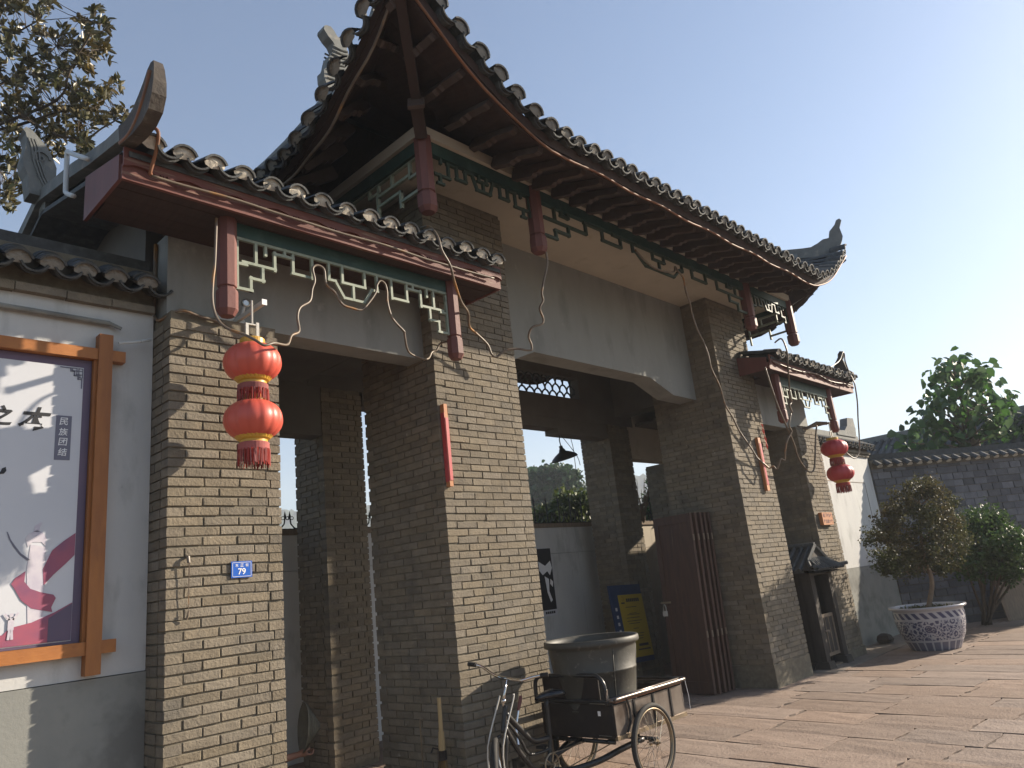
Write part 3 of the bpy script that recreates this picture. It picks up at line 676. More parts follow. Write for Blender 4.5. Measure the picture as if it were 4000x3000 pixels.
for k in range(8):
    xc = -.12 - k * .205
    for lay in range(3):
        M_ = Matrix.Translation((xc + R.uniform(-.01, .01), YW - .20 + lay * .05, 4.17 + lay * .032)) @ Matrix.Rotation(.42, 4, 'X') @ Matrix.Rotation(R.uniform(-.07, .07), 4, 'Y')
        O('cover_tile', CM[R.randrange(5)], wl_, M_)
    O('pan_tile', PT[0], wl_, Matrix.Translation((xc + .10, YW - .18, 4.12)) @ Matrix.Rotation(.42, 4, 'X'))
tag(MB().tube([(-4, .275, 3.875), (-1, .275, 3.875), (-.32, .275, 3.870)], .020, 8).tube([(-.32, .275, 3.870), (-.24, .265, 3.84)], [.016, .012], 6).build('pipe', m_pvc if False else m_plinth), 'thin grey pipe running along the white wall just under its tiled coping', 'pipe')

# notice board with its printed banner
nb = T('notice_board', 'orange timber notice board with a printed banner on the left white wall', 'notice board', (-1.2, .33, 1.5))
yb = .225
MB().bx(-2.9, -.215, yb + .012, YW - .002, 3.575, 3.655).build('top_rail', m_wood, nb)
MB().bx(-2.9, -.215, yb + .012, YW - .002, 1.60, 1.682).build('bottom_rail', m_wood, nb)
MB().bx(-.395, -.305, yb, YW - .002, 1.475, 3.765).build('upright', m_woodv, nb)
MB().bx(-.415, -.396, yb + .03, YW - .002, 1.683, 3.574).build('inner_batten', m_woodv, nb)
bn = MB().bx(-2.9, -.418, .292, .306, 1.684, 3.573).build('banner', m_bpurp, nb)
yp = .290
flat([rect(-2.9, -.468, 1.70, 3.515)], yp, m_bwhite, 'banner_print', bn)
yp2 = .2875
pil = [(-.722,2.31),(-.637,2.292),(-.632,2.011),(-.63,1.80),(-.71,1.80),(-.735,2.16)]
flat([pil, [(-.753,2.347),(-.735,2.38),(-.692,2.397),(-.659,2.385),(-.637,2.344),(-.637,2.292),(-.662,2.323),(-.713,2.324),(-.737,2.293)], [(-.711,2.39),(-.706,2.426),(-.675,2.448),(-.662,2.444),(-.677,2.419),(-.678,2.389)], [(-.637,2.227),(-.619,2.248),(-.579,2.239),(-.57,2.194),(-.588,2.159),(-.627,2.168)]], yp2, m_bpil, 'printed_stone_pillar', bn)
flat([[(-2.9,1.705),(-2.9,1.80),(-1.4,1.75),(-.84,1.776),(-.806,1.813),(-.691,1.834),(-.567,1.884),(-.4705,1.935),(-.4705,1.705)]], yp2 - .0015, m_brib, 'printed_cloth', bn)
flat([[(-.60,1.705),(-.60,1.85),(-.4705,1.93),(-.4705,1.705)]], yp2 - .003, m_bpurp, 'printed_cloth', bn)
flat([[(-.4705,2.376),(-.537,2.326),(-.6,2.269),(-.646,2.155),(-.637,2.054),(-.586,2.115),(-.523,2.177),(-.4705,2.233)], [(-.741,2.146),(-.794,2.107),(-.813,2.074),(-.79,2.037),(-.755,1.972),(-.696,1.918),(-.58,1.886),(-.588,1.915),(-.565,1.97),(-.579,1.992),(-.651,2.012),(-.709,2.038),(-.743,2.083)]], yp2 - .0015, m_brib, 'printed_ribbon', bn)
flat([[(-.855,2.393),(-.843,2.35),(-.815,2.299),(-.778,2.248),(-.735,2.21),(-.72,2.216),(-.772,2.258),(-.806,2.306),(-.83,2.343),(-.849,2.39)]], yp2, m_bslate, 'printed_streamer', bn)
flat([rect(-.621, -.527, 2.858, 3.162)], yp2, m_bslate, 'printed_panel', bn)
for ch, z in zip('民族团结', (3.122, 3.05, 2.982, 2.912)): text(ch, -.574, z, .052, yp2 - .002, m_print, bn, bold=.01, zshear=.1)
text('本', -.742, 3.125, .165, yp2, m_ink, bn, bold=.028, zshear=.28)
text('之', -.93, 3.135, .135, yp2, m_ink, bn, bold=.028, zshear=.2)
flat([[(-.905, 2.79), (-.886, 2.80), (-.881, 2.775), (-.893, 2.757), (-.915, 2.752), (-.95, 2.765), (-.95, 2.772), (-.912, 2.768)]], yp2, m_ink, 'brush_stroke', bn)
b = MB()
cxz = (-.470, 3.508)
for (a0, a1, z0, z1) in [(-.145, -.075, 0, -.008), (-.083, -.075, 0, -.03), (-.075, -.052, -.022, -.03), (-.06, -.052, -.022, -.06), (-.06, -.03, -.052, -.06), (-.036, -.028, -.052, -.082), (-.036, -.008, -.076, -.083), (-.012, -.004, -.076, -.145),
                         (-.072, -.04, 0, -.006), (-.072, -.066, 0, -.026), (-.072, -.004, -.018, -.024), (-.044, -.038, 0, -.052), (-.032, -.004, 0, -.006), (-.032, -.026, 0, -.052), (-.008, -.002, 0, -.07), (-.048, -.004, -.044, -.050), (-.028, -.002, -.066, -.072), (-.024, -.018, -.044, -.07)]:
    b.bx(cxz[0] + a0, cxz[0] + a1, yp2 - .001, yp2, cxz[1] + z1, cxz[1] + z0)
b.build('printed_fret_corner', m_bslate, bn)
b = MB()                                         # small printed figure with raised arms
for p, q, r_ in (((-.835, 1.90), (-.81, 1.86), .006), ((-.765, 1.90), (-.79, 1.86), .006), ((-.80, 1.87), (-.80, 1.80), .016), ((-.805, 1.80), (-.81, 1.745), .007), ((-.795, 1.80), (-.79, 1.745), .007)):
    d = Vector((q[0] - p[0], 0, q[1] - p[1])); n_ = Vector((-d.z, 0, d.x)).normalized() * r_
    b.prism([(p[0] + n_.x, p[1] + n_.z), (q[0] + n_.x, q[1] + n_.z), (q[0] - n_.x, q[1] - n_.z), (p[0] - n_.x, p[1] - n_.z)], lambda a, z, t: (a, yp2 - .005 + t, z), .001)
b.prism([(-.80 + .012 * math.cos(k), 1.888 + .012 * math.sin(k)) for k in [.63 * j for j in range(10)]], lambda a, z, t: (a, yp2 - .005 + t, z), .001)
b.build('printed_figure', m_bpil, bn)

# ================================================================ things on the gate's left pier
pl = T('house_number_plate', 'small blue enamel house number plate reading 79 on the left brick pier', 'number plate', (.524, -.012, 2.05))
MB().bx(.446, .602, -.014, -.008, 2.0, 2.114).build('plate', m_blue, pl)
b = MB()
for args in ((.454, .594, 2.007, 2.0095), (.454, .594, 2.1045, 2.107), (.454, .4565, 2.007, 2.107), (.5915, .594, 2.007, 2.107)): b.bx(args[0], args[1], -.0155, -.0145, args[2], args[3])
b.build('border_line', m_print, pl)
for ch, x in zip('东正街', (.487, .525, .563)): text(ch, x, 2.086, .022, -.0157, m_print, pl, bold=.008)
text('79', .524, 2.043, .044, -.0157, m_print, pl, bold=.012)
hk = MB().tube([(.135, .0, 2.165), (.135, -.03, 2.16), (.137, -.035, 2.12)], .012, 6).tube([(.138, -.036, 2.14), (.140, -.03, 1.98), (.141, -.028, 1.80)], .0022, 5).tube([(.144, -.034, 2.14), (.143, -.03, 1.98), (.142, -.028, 1.80)], .0022, 5).tube([(.142, -.03, 1.805), (.138, -.03, 1.78), (.132, -.02, 1.75)], .007, 6)
tag(hk.build('cord', m_cable), 'thin dark cord hanging from a nail on the left brick pier', 'cord')
# wall bracket with the spotlights
bk = T('lantern_bracket', 'white metal bracket arm with two round lamps under the left eave', 'bracket', (.48, .14, 3.95))
MB().bx(.40, .64, .132, .143, 3.90, 4.03).build('base_plate', m_wmetal, bk)
MB().box((.552, -.105, 3.995), (.028, .50, .034)).build('arm', m_wmetal, bk)
MB().box((.552, -.358, 3.995), (.04, .006, .045)).build('arm_end_cap', m_print, bk)
for x, z, y in ((.60, 4.135, .05), (.66, 3.935, .10)):
    mm = Matrix.Translation((x, y, z)) @ Matrix.Rotation(math.pi / 2, 4, 'X')
    MB().lathe([(0, 0), (.034, 0), (.034, .03), (.026, .034), (.022, .026), (0, .026)], n=16, M=mm).build('round_lamp', m_steel, bk)
MB().tube([(.60, .05, 4.135), (.56, .03, 4.0)], .012, 6).tube([(.66, .13, 3.935), (.62, .13, 3.95)], .012, 6).build('lamp_stem', m_wmetal, bk)

def lantern_pair(x, y, z1, z2, rr, ha, label, mred, ztop, tip=0):
    """two ribbed lanterns on one string"""
    t = T('lantern_pair', label, 'lantern', (x, y, z2), 'red lanterns hung at the gate')
    for k, zc in enumerate((z1, z2)):
        n = 96; prof = []; xs = x + (tip * k)
        for i in range(19):
            a = math.pi * (.10 + .80 * i / 18); prof.append((rr * math.sin(a) ** .75, ha * math.cos(a)))
        prof = prof[::-1]
        def wob(a, z): 
            s = (a * 14 / (2 * math.pi)) % 1
            return 1 + .012 - .05 * (s - .2) ** 2 - (.035 * (1 - s / .12) if s < .12 else 0)
        MB().lathe(prof, (xs, y, zc), n, 0, wob=wob).build('lantern_body', mred, t, True)
        zt, zb = zc + ha * .95, zc - ha * .95
        MB().lathe([(0, zt + .042), (rr * .42, zt + .042), (rr * .44, zt + .036), (rr * .44, zt - .004), (rr * .38, zt - .01)], (xs, y, 0), 28).build('top_collar', m_gold, t)
        MB().lathe([(rr * .62, zb + .028), (rr * .64, zb + .018), (rr * .56, zb - .002), (rr * .47, zb - .012), (rr * .47, zb - .045), (0, zb - .046)], (xs, y, 0), 56, wob=lambda a, z: 1 + (.03 * math.sin(a * 26) if z > zb + .01 else 0)).build('bottom_collar', m_gold, t)
        fl = .125 if k == 0 else .155; fb = MB()
        MB().lathe([(rr * .50, zb - .03), (rr * .53, zb - .035), (rr * .53, zb - .04 - fl * .3), (rr * .50, zb - .04 - fl * .3)], (xs, y, 0), 30).build('fringe_band', m_fringe, t)
        for j in range(150):
            a = 2 * math.pi * j / 150 + R.uniform(-.02, .02); q = rr * (.525 + R.uniform(-.02, .025)); l = fl * R.uniform(.85, 1.05)
            cx_, cy_ = xs + q * math.cos(a), y + q * math.sin(a); w = .0032
            ta = Vector((-math.sin(a), math.cos(a), 0)) * w; sway = R.uniform(-.008, .008)
            p0 = Vector((cx_, cy_, zb - .04 - fl * .25)); p1 = Vector((cx_ + sway, cy_ + sway, zb - .04 - l))
            ra = Vector((math.cos(a), math.sin(a), 0)) * .002
            fb.add([p0 - ta, p0 + ta, p1 + ta, p1 - ta, p0 + ra, p1 + ra], [(0, 1, 2, 3), (0, 4, 5, 3), (1, 2, 5, 4)])
        fb.build('fringe', m_fringe, t, kind='stuff')
    zt = z1 + ha * .95 + .04
    MB().bx(x - .052, x - .03, y - .008, y + .008, zt, zt + .12).bx(x + .03, x + .052, y - .008, y + .008, zt, zt + .14).bx(x - .052, x + .052, y - .006, y + .006, zt + .115, zt + .125).tube([(x, y, zt + .12), (x, y, ztop)], .0075, 6).build('hanger', m_wmetal, t)
    return t
lantern_pair(.45, -.36, 3.497, 3.067, .202, .145, 'pair of orange-red ribbed lanterns hanging before the left brick pier', m_lred, 3.985, .0)
lantern_pair(11.25, -.385, 3.475, 3.035, .225, .15, 'pair of deep red lanterns hanging under the far right side roof', m_lred2, 3.93, .03)
bk2 = T('lantern_bracket', 'dark bracket arm holding the lanterns of the far right side roof', 'bracket', (11.2, .1, 3.95))
MB().box((11.25, -.13, 3.93), (.03, .55, .03)).box((11.25, .13, 3.93), (.18, .012, .12)).build('arm', m_gwood, bk2)
MB().tube([(11.25, -.36, 3.93), (11.2, -.2, 3.97), (11.1, -.05, 3.9), (11.02, .1, 3.95)], .03, 6).build('wire_bundle', m_cable, bk2)

# couplet strips
cs = T('couplet_board', 'narrow red and orange couplet board standing out from the second brick pier', 'couplet board', (2.55, -.03, 2.7))
M_ = Matrix.Translation((2.556, -.03, 3.083))
MB().box((-.006, 0, 0), (.042, .052, .79), 0, M_).build('board', m_orange, cs)
MB().box((-.029, 0, -.02), (.004, .053, .66), 0, M_).box((-.004, -.029, -.04), (.036, .004, .60), 0, M_).build('red_paper', m_lred2, cs)
cs2 = T('couplet_board', 'narrow dark red couplet board on the third brick pier beside the shrine opening', 'couplet board', (9.09, -.03, 2.75))
MB().box((9.085, -.032, 3.17), (.085, .05, .84)).build('board', m_orange, cs2)
MB().box((9.09, -.0595, 3.17), (.06, .004, .66)).build('red_paper', m_lred2, cs2)
fg = MB(); zz = [3.84, 3.78, 3.72, 3.66, 3.60, 3.54, 3.48, 3.42]; vs = []
for i, z in enumerate(zz): vs += [(9.30 + .01 * math.sin(i * 2.1) + .006 * i, -.03 - .02 * (i % 2), z), (9.36 + .012 * math.sin(i * 1.7) + .004 * i, -.05 + .02 * (i % 2), z - .01)]
fg.add(vs, [(2 * i, 2 * i + 1, 2 * i + 3, 2 * i + 2) for i in range(7)])
tag(fg.build('red_ribbon', m_lred), 'torn orange-red ribbon at the right edge of the third brick pier', 'ribbon')
sg = T('wooden_sign', 'small square orange wooden sign with red characters on the rightmost brick pier', 'sign', (11.12, -.03, 2.2))
MB().bx(10.90, 11.34, -.065, -.004, 2.19, 2.40).build('board', m_orange, sg)
m_dred = mat('sign_dark_red', (.11, .02, .02), None, 3, .6)
for i, ch in enumerate('凤凰是我家'): text(ch, 10.965 + i * .078, 2.348, .068, -.0665, m_dred, sg, bold=.03)
for i, ch in enumerate('整洁靠大家'): text(ch, 10.965 + i * .078, 2.248, .068, -.0665, m_dred, sg, bold=.03)

# ================================================================ cables and rope lights
def cable(pts, r_, label, m_=m_cable, n=5, name='rope_light'):
    return tag(MB().tube(crm(pts, n), r_ * .8, 7).build(name, m_, None, True), label, 'cable')
c1 = [(0.154,-0.42,4.55),(0.142,-0.42,4.197),(0.128,-0.42,4.05),(0.125,-0.42,3.884),(0.149,-0.44,3.76),(0.2,-0.48,3.683),(0.292,-0.55,3.629),(0.331,-0.63,3.57),(0.387,-0.66,3.53),(0.471,-0.64,3.566),(0.624,-0.55,3.607),(0.69,-0.5,3.706),(0.783,-0.45,3.773),(0.791,-0.42,3.899),(0.829,-0.4,3.994),(0.929,-0.38,4.077),(0.959,-0.37,4.189),(0.986,-0.37,4.271),(0.971,-0.37,4.371),(1.017,-0.37,4.411),(1.076,-0.37,4.388),(1.091,-0.37,4.266),(1.169,-0.37,4.208),(1.237,-0.37,4.117),(1.33,-0.37,4.102),(1.427,-0.37,4.107),(1.509,-0.37,4.193),(1.583,-0.37,4.299),(1.60,-0.37,4.37),(1.64,-.37,4.42),(1.687,-0.37,4.40),(1.703,-0.37,4.329),(1.702,-0.37,4.225),(1.752,-0.36,4.095),(1.873,-0.35,4.004),(1.889,-0.34,3.991),(1.936,-0.3,3.881),(2.026,-0.25,3.838),(2.287,-0.15,3.86),(2.397,-0.1,3.961),(2.46,-0.1,3.992),(2.503,-0.12,4.063),(2.511,-0.27,4.04)]
cable(c1, .0125, 'wavy brown rope light looping past the left lanterns and lattice')
c2 = [(2.084,-0.45,5.024),(2.055,-0.6,4.967),(2.011,-0.75,4.792),(2.018,-0.78,4.646),(2.13,-0.75,4.539),(2.229,-0.68,4.441),(2.415,-0.55,4.324),(2.637,-0.4,4.309),(2.783,-0.25,4.243),(2.939,-0.18,4.22),(3.112,-0.15,4.139),(3.158,-0.15,4.041),(3.237,-0.15,4.031),(3.319,-0.2,4.096),(3.459,-0.25,4.119),(3.596,-0.3,4.11),(3.595,-0.32,4.166),(3.532,-0.35,4.239),(3.547,-0.4,4.326),(3.652,-0.45,4.368),(3.662,-0.47,4.426),(3.589,-0.5,4.511),(3.626,-0.53,4.602),(3.594,-0.55,4.667),(3.618,-0.58,4.804),(3.662,-0.62,4.992),(3.64,-0.64,5.119)]
cable(c2, .015, 'thick rope light sagging from the left side roof across the second brick pier')
c3 = [(5.4,-.645,5.62),(5.62,-.65,5.50),(5.86,-.65,5.462),(6.24,-.65,5.512),(6.329,-0.64,5.618),(6.384,-0.64,5.571),(6.538,-0.62,5.514),(6.62,-0.58,5.343),(6.824,-0.5,5.23),(6.914,-0.45,5.142),(7.081,-0.4,4.94),(7.279,-0.35,4.824),(7.337,-0.32,4.847),(7.459,-0.3,4.648),(7.515,-0.28,4.455),(7.83,-0.2,4.235),(8.041,-0.12,4.013),(8.323,-0.06,3.862),(8.492,-0.05,3.646),(8.759,-0.05,3.412),(8.883,-0.06,3.26),(9.011,-0.09,3.165),(9.11,-0.12,3.093),(9.165,-0.16,3.117),(9.186,-0.2,3.062),(9.202,-0.25,3.141),(9.237,-0.28,3.215),(9.317,-0.3,3.195),(9.298,-0.35,3.342),(9.326,-0.4,3.491),(9.437,-0.45,3.627),(9.32,-0.48,3.712),(9.441,-0.5,3.914)]
cable(c3, .017, 'long brown rope light falling from the middle lattice over the third brick pier')
c4 = [(8.826,-0.5,4.60),(8.934,-0.5,4.208),(9.077,-0.48,3.949),(9.29,-0.45,3.696),(9.674,-0.35,3.463),(9.887,-0.28,3.286),(10.206,-0.2,3.171),(10.548,-0.14,3.08),(10.774,-0.14,3.12),(10.852,-0.18,3.353),(10.953,-0.22,3.679),(11.043,-0.25,3.9)]
cable(c4, .018, 'yellowish cable hanging across the right side opening')
c5 = [(8.9,-0.7,4.95),(8.954,-0.8,4.99),(8.93,-0.85,4.75),(8.955,-0.8,4.527),(9.15,-0.7,4.38),(9.3,-0.6,4.183),(9.41,-0.56,4.083),(9.333,-0.55,4.017),(9.43,-0.53,3.92)]
cable(c5, .016, 'rope light draped over the near end of the right side roof')
c7 = [(11.235,-0.6,4.88),(11.791,-0.62,5.095),(12.035,-0.64,5.295),(12.104,-0.64,5.257),(12.06,-0.64,5.123),(12.115,-0.64,4.966),(12.12,-0.68,4.75),(12.095,-0.70,4.646),(12.077,-0.68,4.336),(12.083,-0.62,4.018),(12.042,-0.58,3.676),(11.999,-0.54,3.43),(11.82,-0.5,3.304),(11.666,-0.46,3.361),(11.5,-0.45,3.454)]
cable(c7, .016, 'rope light looped over the right roof ornament and down to the far lanterns')
cable([(x, -.562 - .004 * math.sin(x * 9), 4.655 + .006 * math.sin(x * 5)) for x in [-.36 + .17 * k for k in range(20)]] , .0135, 'straight brown rope light clipped along the left side roof fascia', n=3)
cable([(-.40, -.64, 4.97), (-.37, -.70, 4.90), (-.36, -.63, 4.78), (-.37, -.575, 4.67), (-.36, -.562, 4.655)], .016, 'rusty strap bent down over the first tile of the left roof', m_rust)
cable([(x, -.56 - .01 * math.sin(x * 6), 4.69 + .022 * math.sin(x * 3.7)) for x in [9.0 + .14 * k for k in range(25)]], .014, 'rope light waving along the right side roof fascia', n=3)
for side, lb in (('F', 'brown rope light running along the front eave of the tall middle roof'), ('L', 'brown rope light running up the left eave of the tall middle roof')):
    half = HX if side == 'F' else HY; pts = []
    for k in range(61):
        c = -half + 2 * half * k / 60; pts.append(eframe(side, c) @ Vector((0, -.03, -.105 + .012 * math.sin(k * .9))))
    cable(pts, .016, lb, m_rust if side == 'F' else m_cable, n=1)
for x, z0 in ((-.62, 0),):
    tag(MB().tube(crm([(-.60, -.03, 4.96), (-.62, .34, 5.20), (-.62, .40, 5.24), (-.62, .405, 5.19), (-.62, .39, 4.93), (-.62, .36, 4.87), (-.60, .25, 4.80)], 4), .018, 8).build('drain_pipe', m_pvc, None, True), 'bent white plastic pipe on the left side roof behind its upturned tip', 'pipe')
tag(MB().tube([(.015, .34, 4.62), (.012, .345, 4.03)], .016, 7).tube(crm([(.012, .345, 4.03), (0.0, .2, 3.93), (.06, -.012, 3.95), (.22, -.015, 3.93), (.40, -.012, 3.91)], 4), .012, 6).build('conduit', m_cable, None, True), 'dark conduit at the top left corner of the left brick pier', 'conduit')
tag(MB().tube([(-.05, .24, 3.78), (-.13, .2, 3.74)], .012, 6).tube([(-.13, .2, 3.74), (-.28, .19, 3.70)], .010, 6).build('tube_lamp', m_pvc), 'short white tube lamp sticking out beside the left pier, over the board', 'lamp')
# ================================================================ behind the gate
YB = 3.5
bw = T('compound_wall', 'pale panelled wall topped with black iron spikes, seen through the gate openings', 'wall', (6, 3.6, 0))
x = .2
while x < 16:
    MB().bx(x, x + 1.196, YB, YB + .2, 2.22, 2.665).bx(x, x + 1.196, YB, YB + .2, -.05, 2.214).build('wall_panel', m_white if x < 9.2 else m_cream, bw); x += 1.2
MB().bx(.2, 16.2, YB - .03, YB + .23, 2.665, 2.735).build('wall_cap', m_gwood, bw)
sp = MB().tube([(0, 0, 0), (0, 0, .42)], .014, 6).add([(-.028, 0, .42), (0, -.01, .42), (.028, 0, .42), (0, .01, .42), (0, 0, .52), (0, 0, .40)], [(0, 1, 4), (1, 2, 4), (2, 3, 4), (3, 0, 4), (1, 0, 5), (2, 1, 5), (3, 2, 5), (0, 3, 5)])
for sx in (-1, 1):
    sp.tube([(sx * .01, 0, .02), (sx * .07, 0, .04), (sx * .115, 0, .09), (sx * .13, 0, .18)], .010, 5)
    sp.add([(sx * .13 - .018, 0, .19), (sx * .13, -.007, .19), (sx * .13 + .018, 0, .19), (sx * .13, .007, .19), (sx * .13, 0, .26), (sx * .13, 0, .17)], [(0, 1, 4), (1, 2, 4), (2, 3, 4), (3, 0, 4), (1, 0, 5), (2, 1, 5), (3, 2, 5), (0, 3, 5)])
    for k in (-1, 1): sp.tube([(sx * .13 + k * .03 + .022 * math.cos(a), 0, .165 + .022 * math.sin(a)) for a in [j * math.pi / 4 for j in range(9)]], .005, 4)
spm = sp.mesh('spike', m_iron)
for k in range(46): O('spike', spm, bw, Matrix.Translation((.8 + k * .327, YB + .1, 2.73)))
MB().bx(.2, 16.2, YB + .09, YB + .11, 2.735, 2.76).build('spike_rail', m_iron, bw)
ps = T('poster', 'tall dark poster with white swirls on the compound wall beside the second pier', 'poster', (7.7, 3.49, 1.75))
MB().bx(7.36, 7.85, YB - .006, YB - .002, 1.20, 2.32).build('sheet', m_paper, ps)
flat([rect(7.37, 7.84, 1.30, 2.31)], YB - .008, m_ink, 'dark_print', ps)
flat([[(7.50, 2.1), (7.66, 2.02), (7.80, 2.10), (7.83, 1.98), (7.76, 1.86), (7.70, 1.93), (7.58, 1.87), (7.50, 1.95)], [(7.62, 1.85), (7.72, 1.80), (7.70, 1.6), (7.76, 1.45), (7.71, 1.42), (7.65, 1.58)], [(7.76, 1.8), (7.82, 1.75), (7.8, 1.66), (7.74, 1.72)]], YB - .010, m_print, 'white_swirls', ps)
flat([rect(7.55 + k * .05, 7.59 + k * .05, 1.235, 1.275) for k in range(5)], YB - .008, m_ink, 'small_print', ps)
yb_ = T('yellow_notice_board', 'leaning yellow notice sheet on a navy board before the rear brick pier', 'notice board', (8.3, 2.3, .4))
Mt = Matrix.Translation((8.31, 2.27, 0)) @ Matrix.Rotation(rad(-6), 4, 'X') @ Matrix.Rotation(rad(2), 4, 'Y')
MB().box((0, 0, .97), (.86, .03, 1.22), 0, Mt).build('navy_board', m_navy, yb_)
MB().box((.09, -.02, .93), (.66, .006, .98), 0, Mt).build('yellow_sheet', m_yel, yb_)
b = MB()
for k in range(7): b.box((-.02 + k * .052, -.0245, 1.33), (.040, .001, .055), 0, Mt)
for z, w in ((1.22, .3), (1.12, .2), (1.10, .34), (1.05, .36), (1.0, .4), (.96, .3), (.88, .14), (.80, .4), (.76, .34), (.72, .3)): b.box((.06 + R.uniform(-.03, .03), -.0245, z), (w, .001, .009), 0, Mt)
b.box((.2, -.0245, .62), (.26, .001, .04), 0, Mt).box((.2, -.0245, .55), (.34, .001, .022), 0, Mt)
b.lathe([(.030, 0), (.034, .001)], n=12, M=Mt @ Matrix.Translation((-.14, -.0245, 1.36)) @ Matrix.Rotation(math.pi / 2, 4, 'X')).box((-.14, -.0245, 1.29), (.09, .001, .022), 0, Mt)
b.build('print', m_ink, yb_)
b = MB()
for z in (1.2, 1.08, .97, .86, .62): b.box((-.335, -.016, z), (.05, .001, .05), 0, Mt)
b.box((-.335, -.016, .74), (.10, .001, .10), 0, Mt).build('white_marks', m_paper, yb_)
lp = T('pendant_lamp', 'dark pendant lamp shade on a wire under the rear beam', 'lamp', (7.38, 2.55, 3.7))
Ml = Matrix.Translation((7.42, 2.58, 3.74)) @ Matrix.Rotation(rad(-18), 4, 'Y')
MB().lathe([(.03, .13), (.05, .10), (.06, .07), (.14, .03), (.21, -.02), (.23, -.06), (.22, -.06), (.13, .01), (0, .03)], n=28, M=Ml).lathe([(0, .17), (.03, .17), (.035, .10), (0, .1)], n=12, M=Ml).build('lamp_shade', m_iron, lp, True)
MB().tube(crm([(7.38, 2.58, 4.09), (7.36, 2.58, 4.0), (7.37, 2.58, 3.93), (7.38, 2.58, 3.89)]), .010, 6).build('cord', m_iron, lp)
cable([(7.44, 2.6, 4.09), (7.6, 2.6, 3.95), (7.8, 2.6, 3.75), (7.85, 2.6, 3.6)], .007, 'thin wire slanting from the rear beam to the rear pier', m_iron, name='wire')
cable([(7.68, 2.6, 4.08), (7.72, 2.6, 3.9), (7.72, 2.6, 3.7), (7.73, 2.6, 3.45), (7.80, 2.6, 3.38), (7.88, 2.6, 3.42)], .007, 'thin wire hanging in a loop beside the rear pier', m_iron, name='wire')
cable([(9.75, 3.46, 2.72), (9.78, 3.45, 2.4), (9.86, 3.45, 2.05)], .022, 'dark pipe end hanging down the sunlit part of the compound wall', m_iron, name='hose')

# folded gate leaves standing against the third pier
for k, (x, y) in enumerate(((7.665, .62), (7.745, .585), (7.85, .56), (7.96, .555), (8.07, .55))):
    t = T('door_leaf', ('brown panelled gate leaf with a padlock, outermost of the folded stack', 'second brown gate leaf behind the padlocked one', 'third brown gate leaf, middle of the folded stack', 'fourth brown gate leaf, next to the one by the pier', 'innermost brown gate leaf, against the third brick pier')[k], 'gate leaf', (x, y, 0), 'gate leaves folded against the third pier')
    Md = frame((x, y, 0.01), Vector((.15, .735, 0)).normalized(), Vector((.735, -.15, 0)).normalized(), (0, 0, 1)) @ Matrix.Rotation(rad(2.2), 4, 'X').inverted()
    Md = Md @ Matrix.Identity(4)
    w, h = .76, 2.5
    fr = MB()
    for a0, a1, z0, z1 in ((0, .09, 0, h), (w - .09, w, 0, h), (.09, w - .09, h - .12, h), (.09, w - .09, 0, .16), (.09, w - .09, 1.08, 1.2)): fr.bx(a0, a1, -.022, .022, z0, z1, 0, Md)
    fr.build('leaf_frame', m_dwood, t)
    for z0, z1 in ((.16, 1.08), (1.2, h - .12)): MB().bx(.088, w - .088, -.008, .008, z0, z1, 0, Md).build('leaf_panel', m_dwood, t)
    for z in (.75, 2.1): MB().bx(-.010, -.001, -.012, .012, z, z + .09, 0, Md).build('hinge', m_gwood, t)
    if k == 0:
        MB().bx(.62, .80, .023, .031, 1.24, 1.27, 0, Md).build('hasp', m_rim, t) if False else MB().bx(.60, .80, -.034, -.023, 1.24, 1.268, 0, Md).build('hasp', m_rim, t)
        lk = MB().bx(.68, .755, -.065, -.036, 1.06, 1.135, 0, Md).build('padlock', m_wmetal, t)
        MB().tube([Md @ Vector(q) for q in ((.69, -.05, 1.13), (.69, -.05, 1.19), (.705, -.05, 1.225), (.73, -.05, 1.225), (.745, -.05, 1.19), (.745, -.05, 1.13))], .007, 6).build('shackle', m_steel, lk)

# small shrine-like hut in the right opening
sh = T('tiled_hut', 'small blackened wooden hut with tiled gable roof and half door, between two brick piers', 'hut', (10.35, .4, 0))
for x in (9.99, 10.70):
    q = MB().bx(x - .075, x + .075, -.06, .09, .10, 1.47).build('post', m_bwood, sh)
    MB().box((x, .01, .05), (.26, .26, .13), taper=.8).build('post_base', m_bwood, sh)
for x in (9.99, 10.70): MB().bx(x - .06, x + .06, 1.0, 1.12, 0, 1.47).build('post', m_bwood, sh)
for k in range(6): MB().bx(9.945, 9.97, .10 + k * .15, .24 + k * .15, .1, 1.45).build('side_board', m_bwood, sh)
MB().bx(10.70, 10.72, .1, 1.0, .1, 1.45).build('side_board', m_bwood, sh)
MB().bx(10.07, 10.62, .98, 1.0, .1, 1.45).build('back_board', m_bwood, sh)
MB().bx(9.92, 10.77, -.05, .08, 1.40, 1.50).build('head_beam', m_bwood, sh)
hd_ = MB().bx(10.07, 10.62, -.005, .03, .74, .79).bx(10.07, 10.62, -.005, .03, .16, .21).bx(10.07, 10.115, -.004, .029, .21, .74).bx(10.575, 10.62, -.004, .029, .21, .74).build('half_door', m_gwood, sh)
for k in range(3):
    MB().bx(10.125 + k * .152, 10.265 + k * .152, .004, .018, .21, .74).build('door_board', m_bwood, hd_)
    if k: MB().bx(10.112 + k * .152, 10.13 + k * .152, -.003, .02, .21, .74).build('muntin', m_gwood, hd_)
MB().bx(10.16, 10.30, -.03, -.006, .53, .55).build('latch', m_gwood, hd_)
MB().bx(9.97, 10.72, -.03, .06, .0, .03).build('threshold', m_gwood, sh)
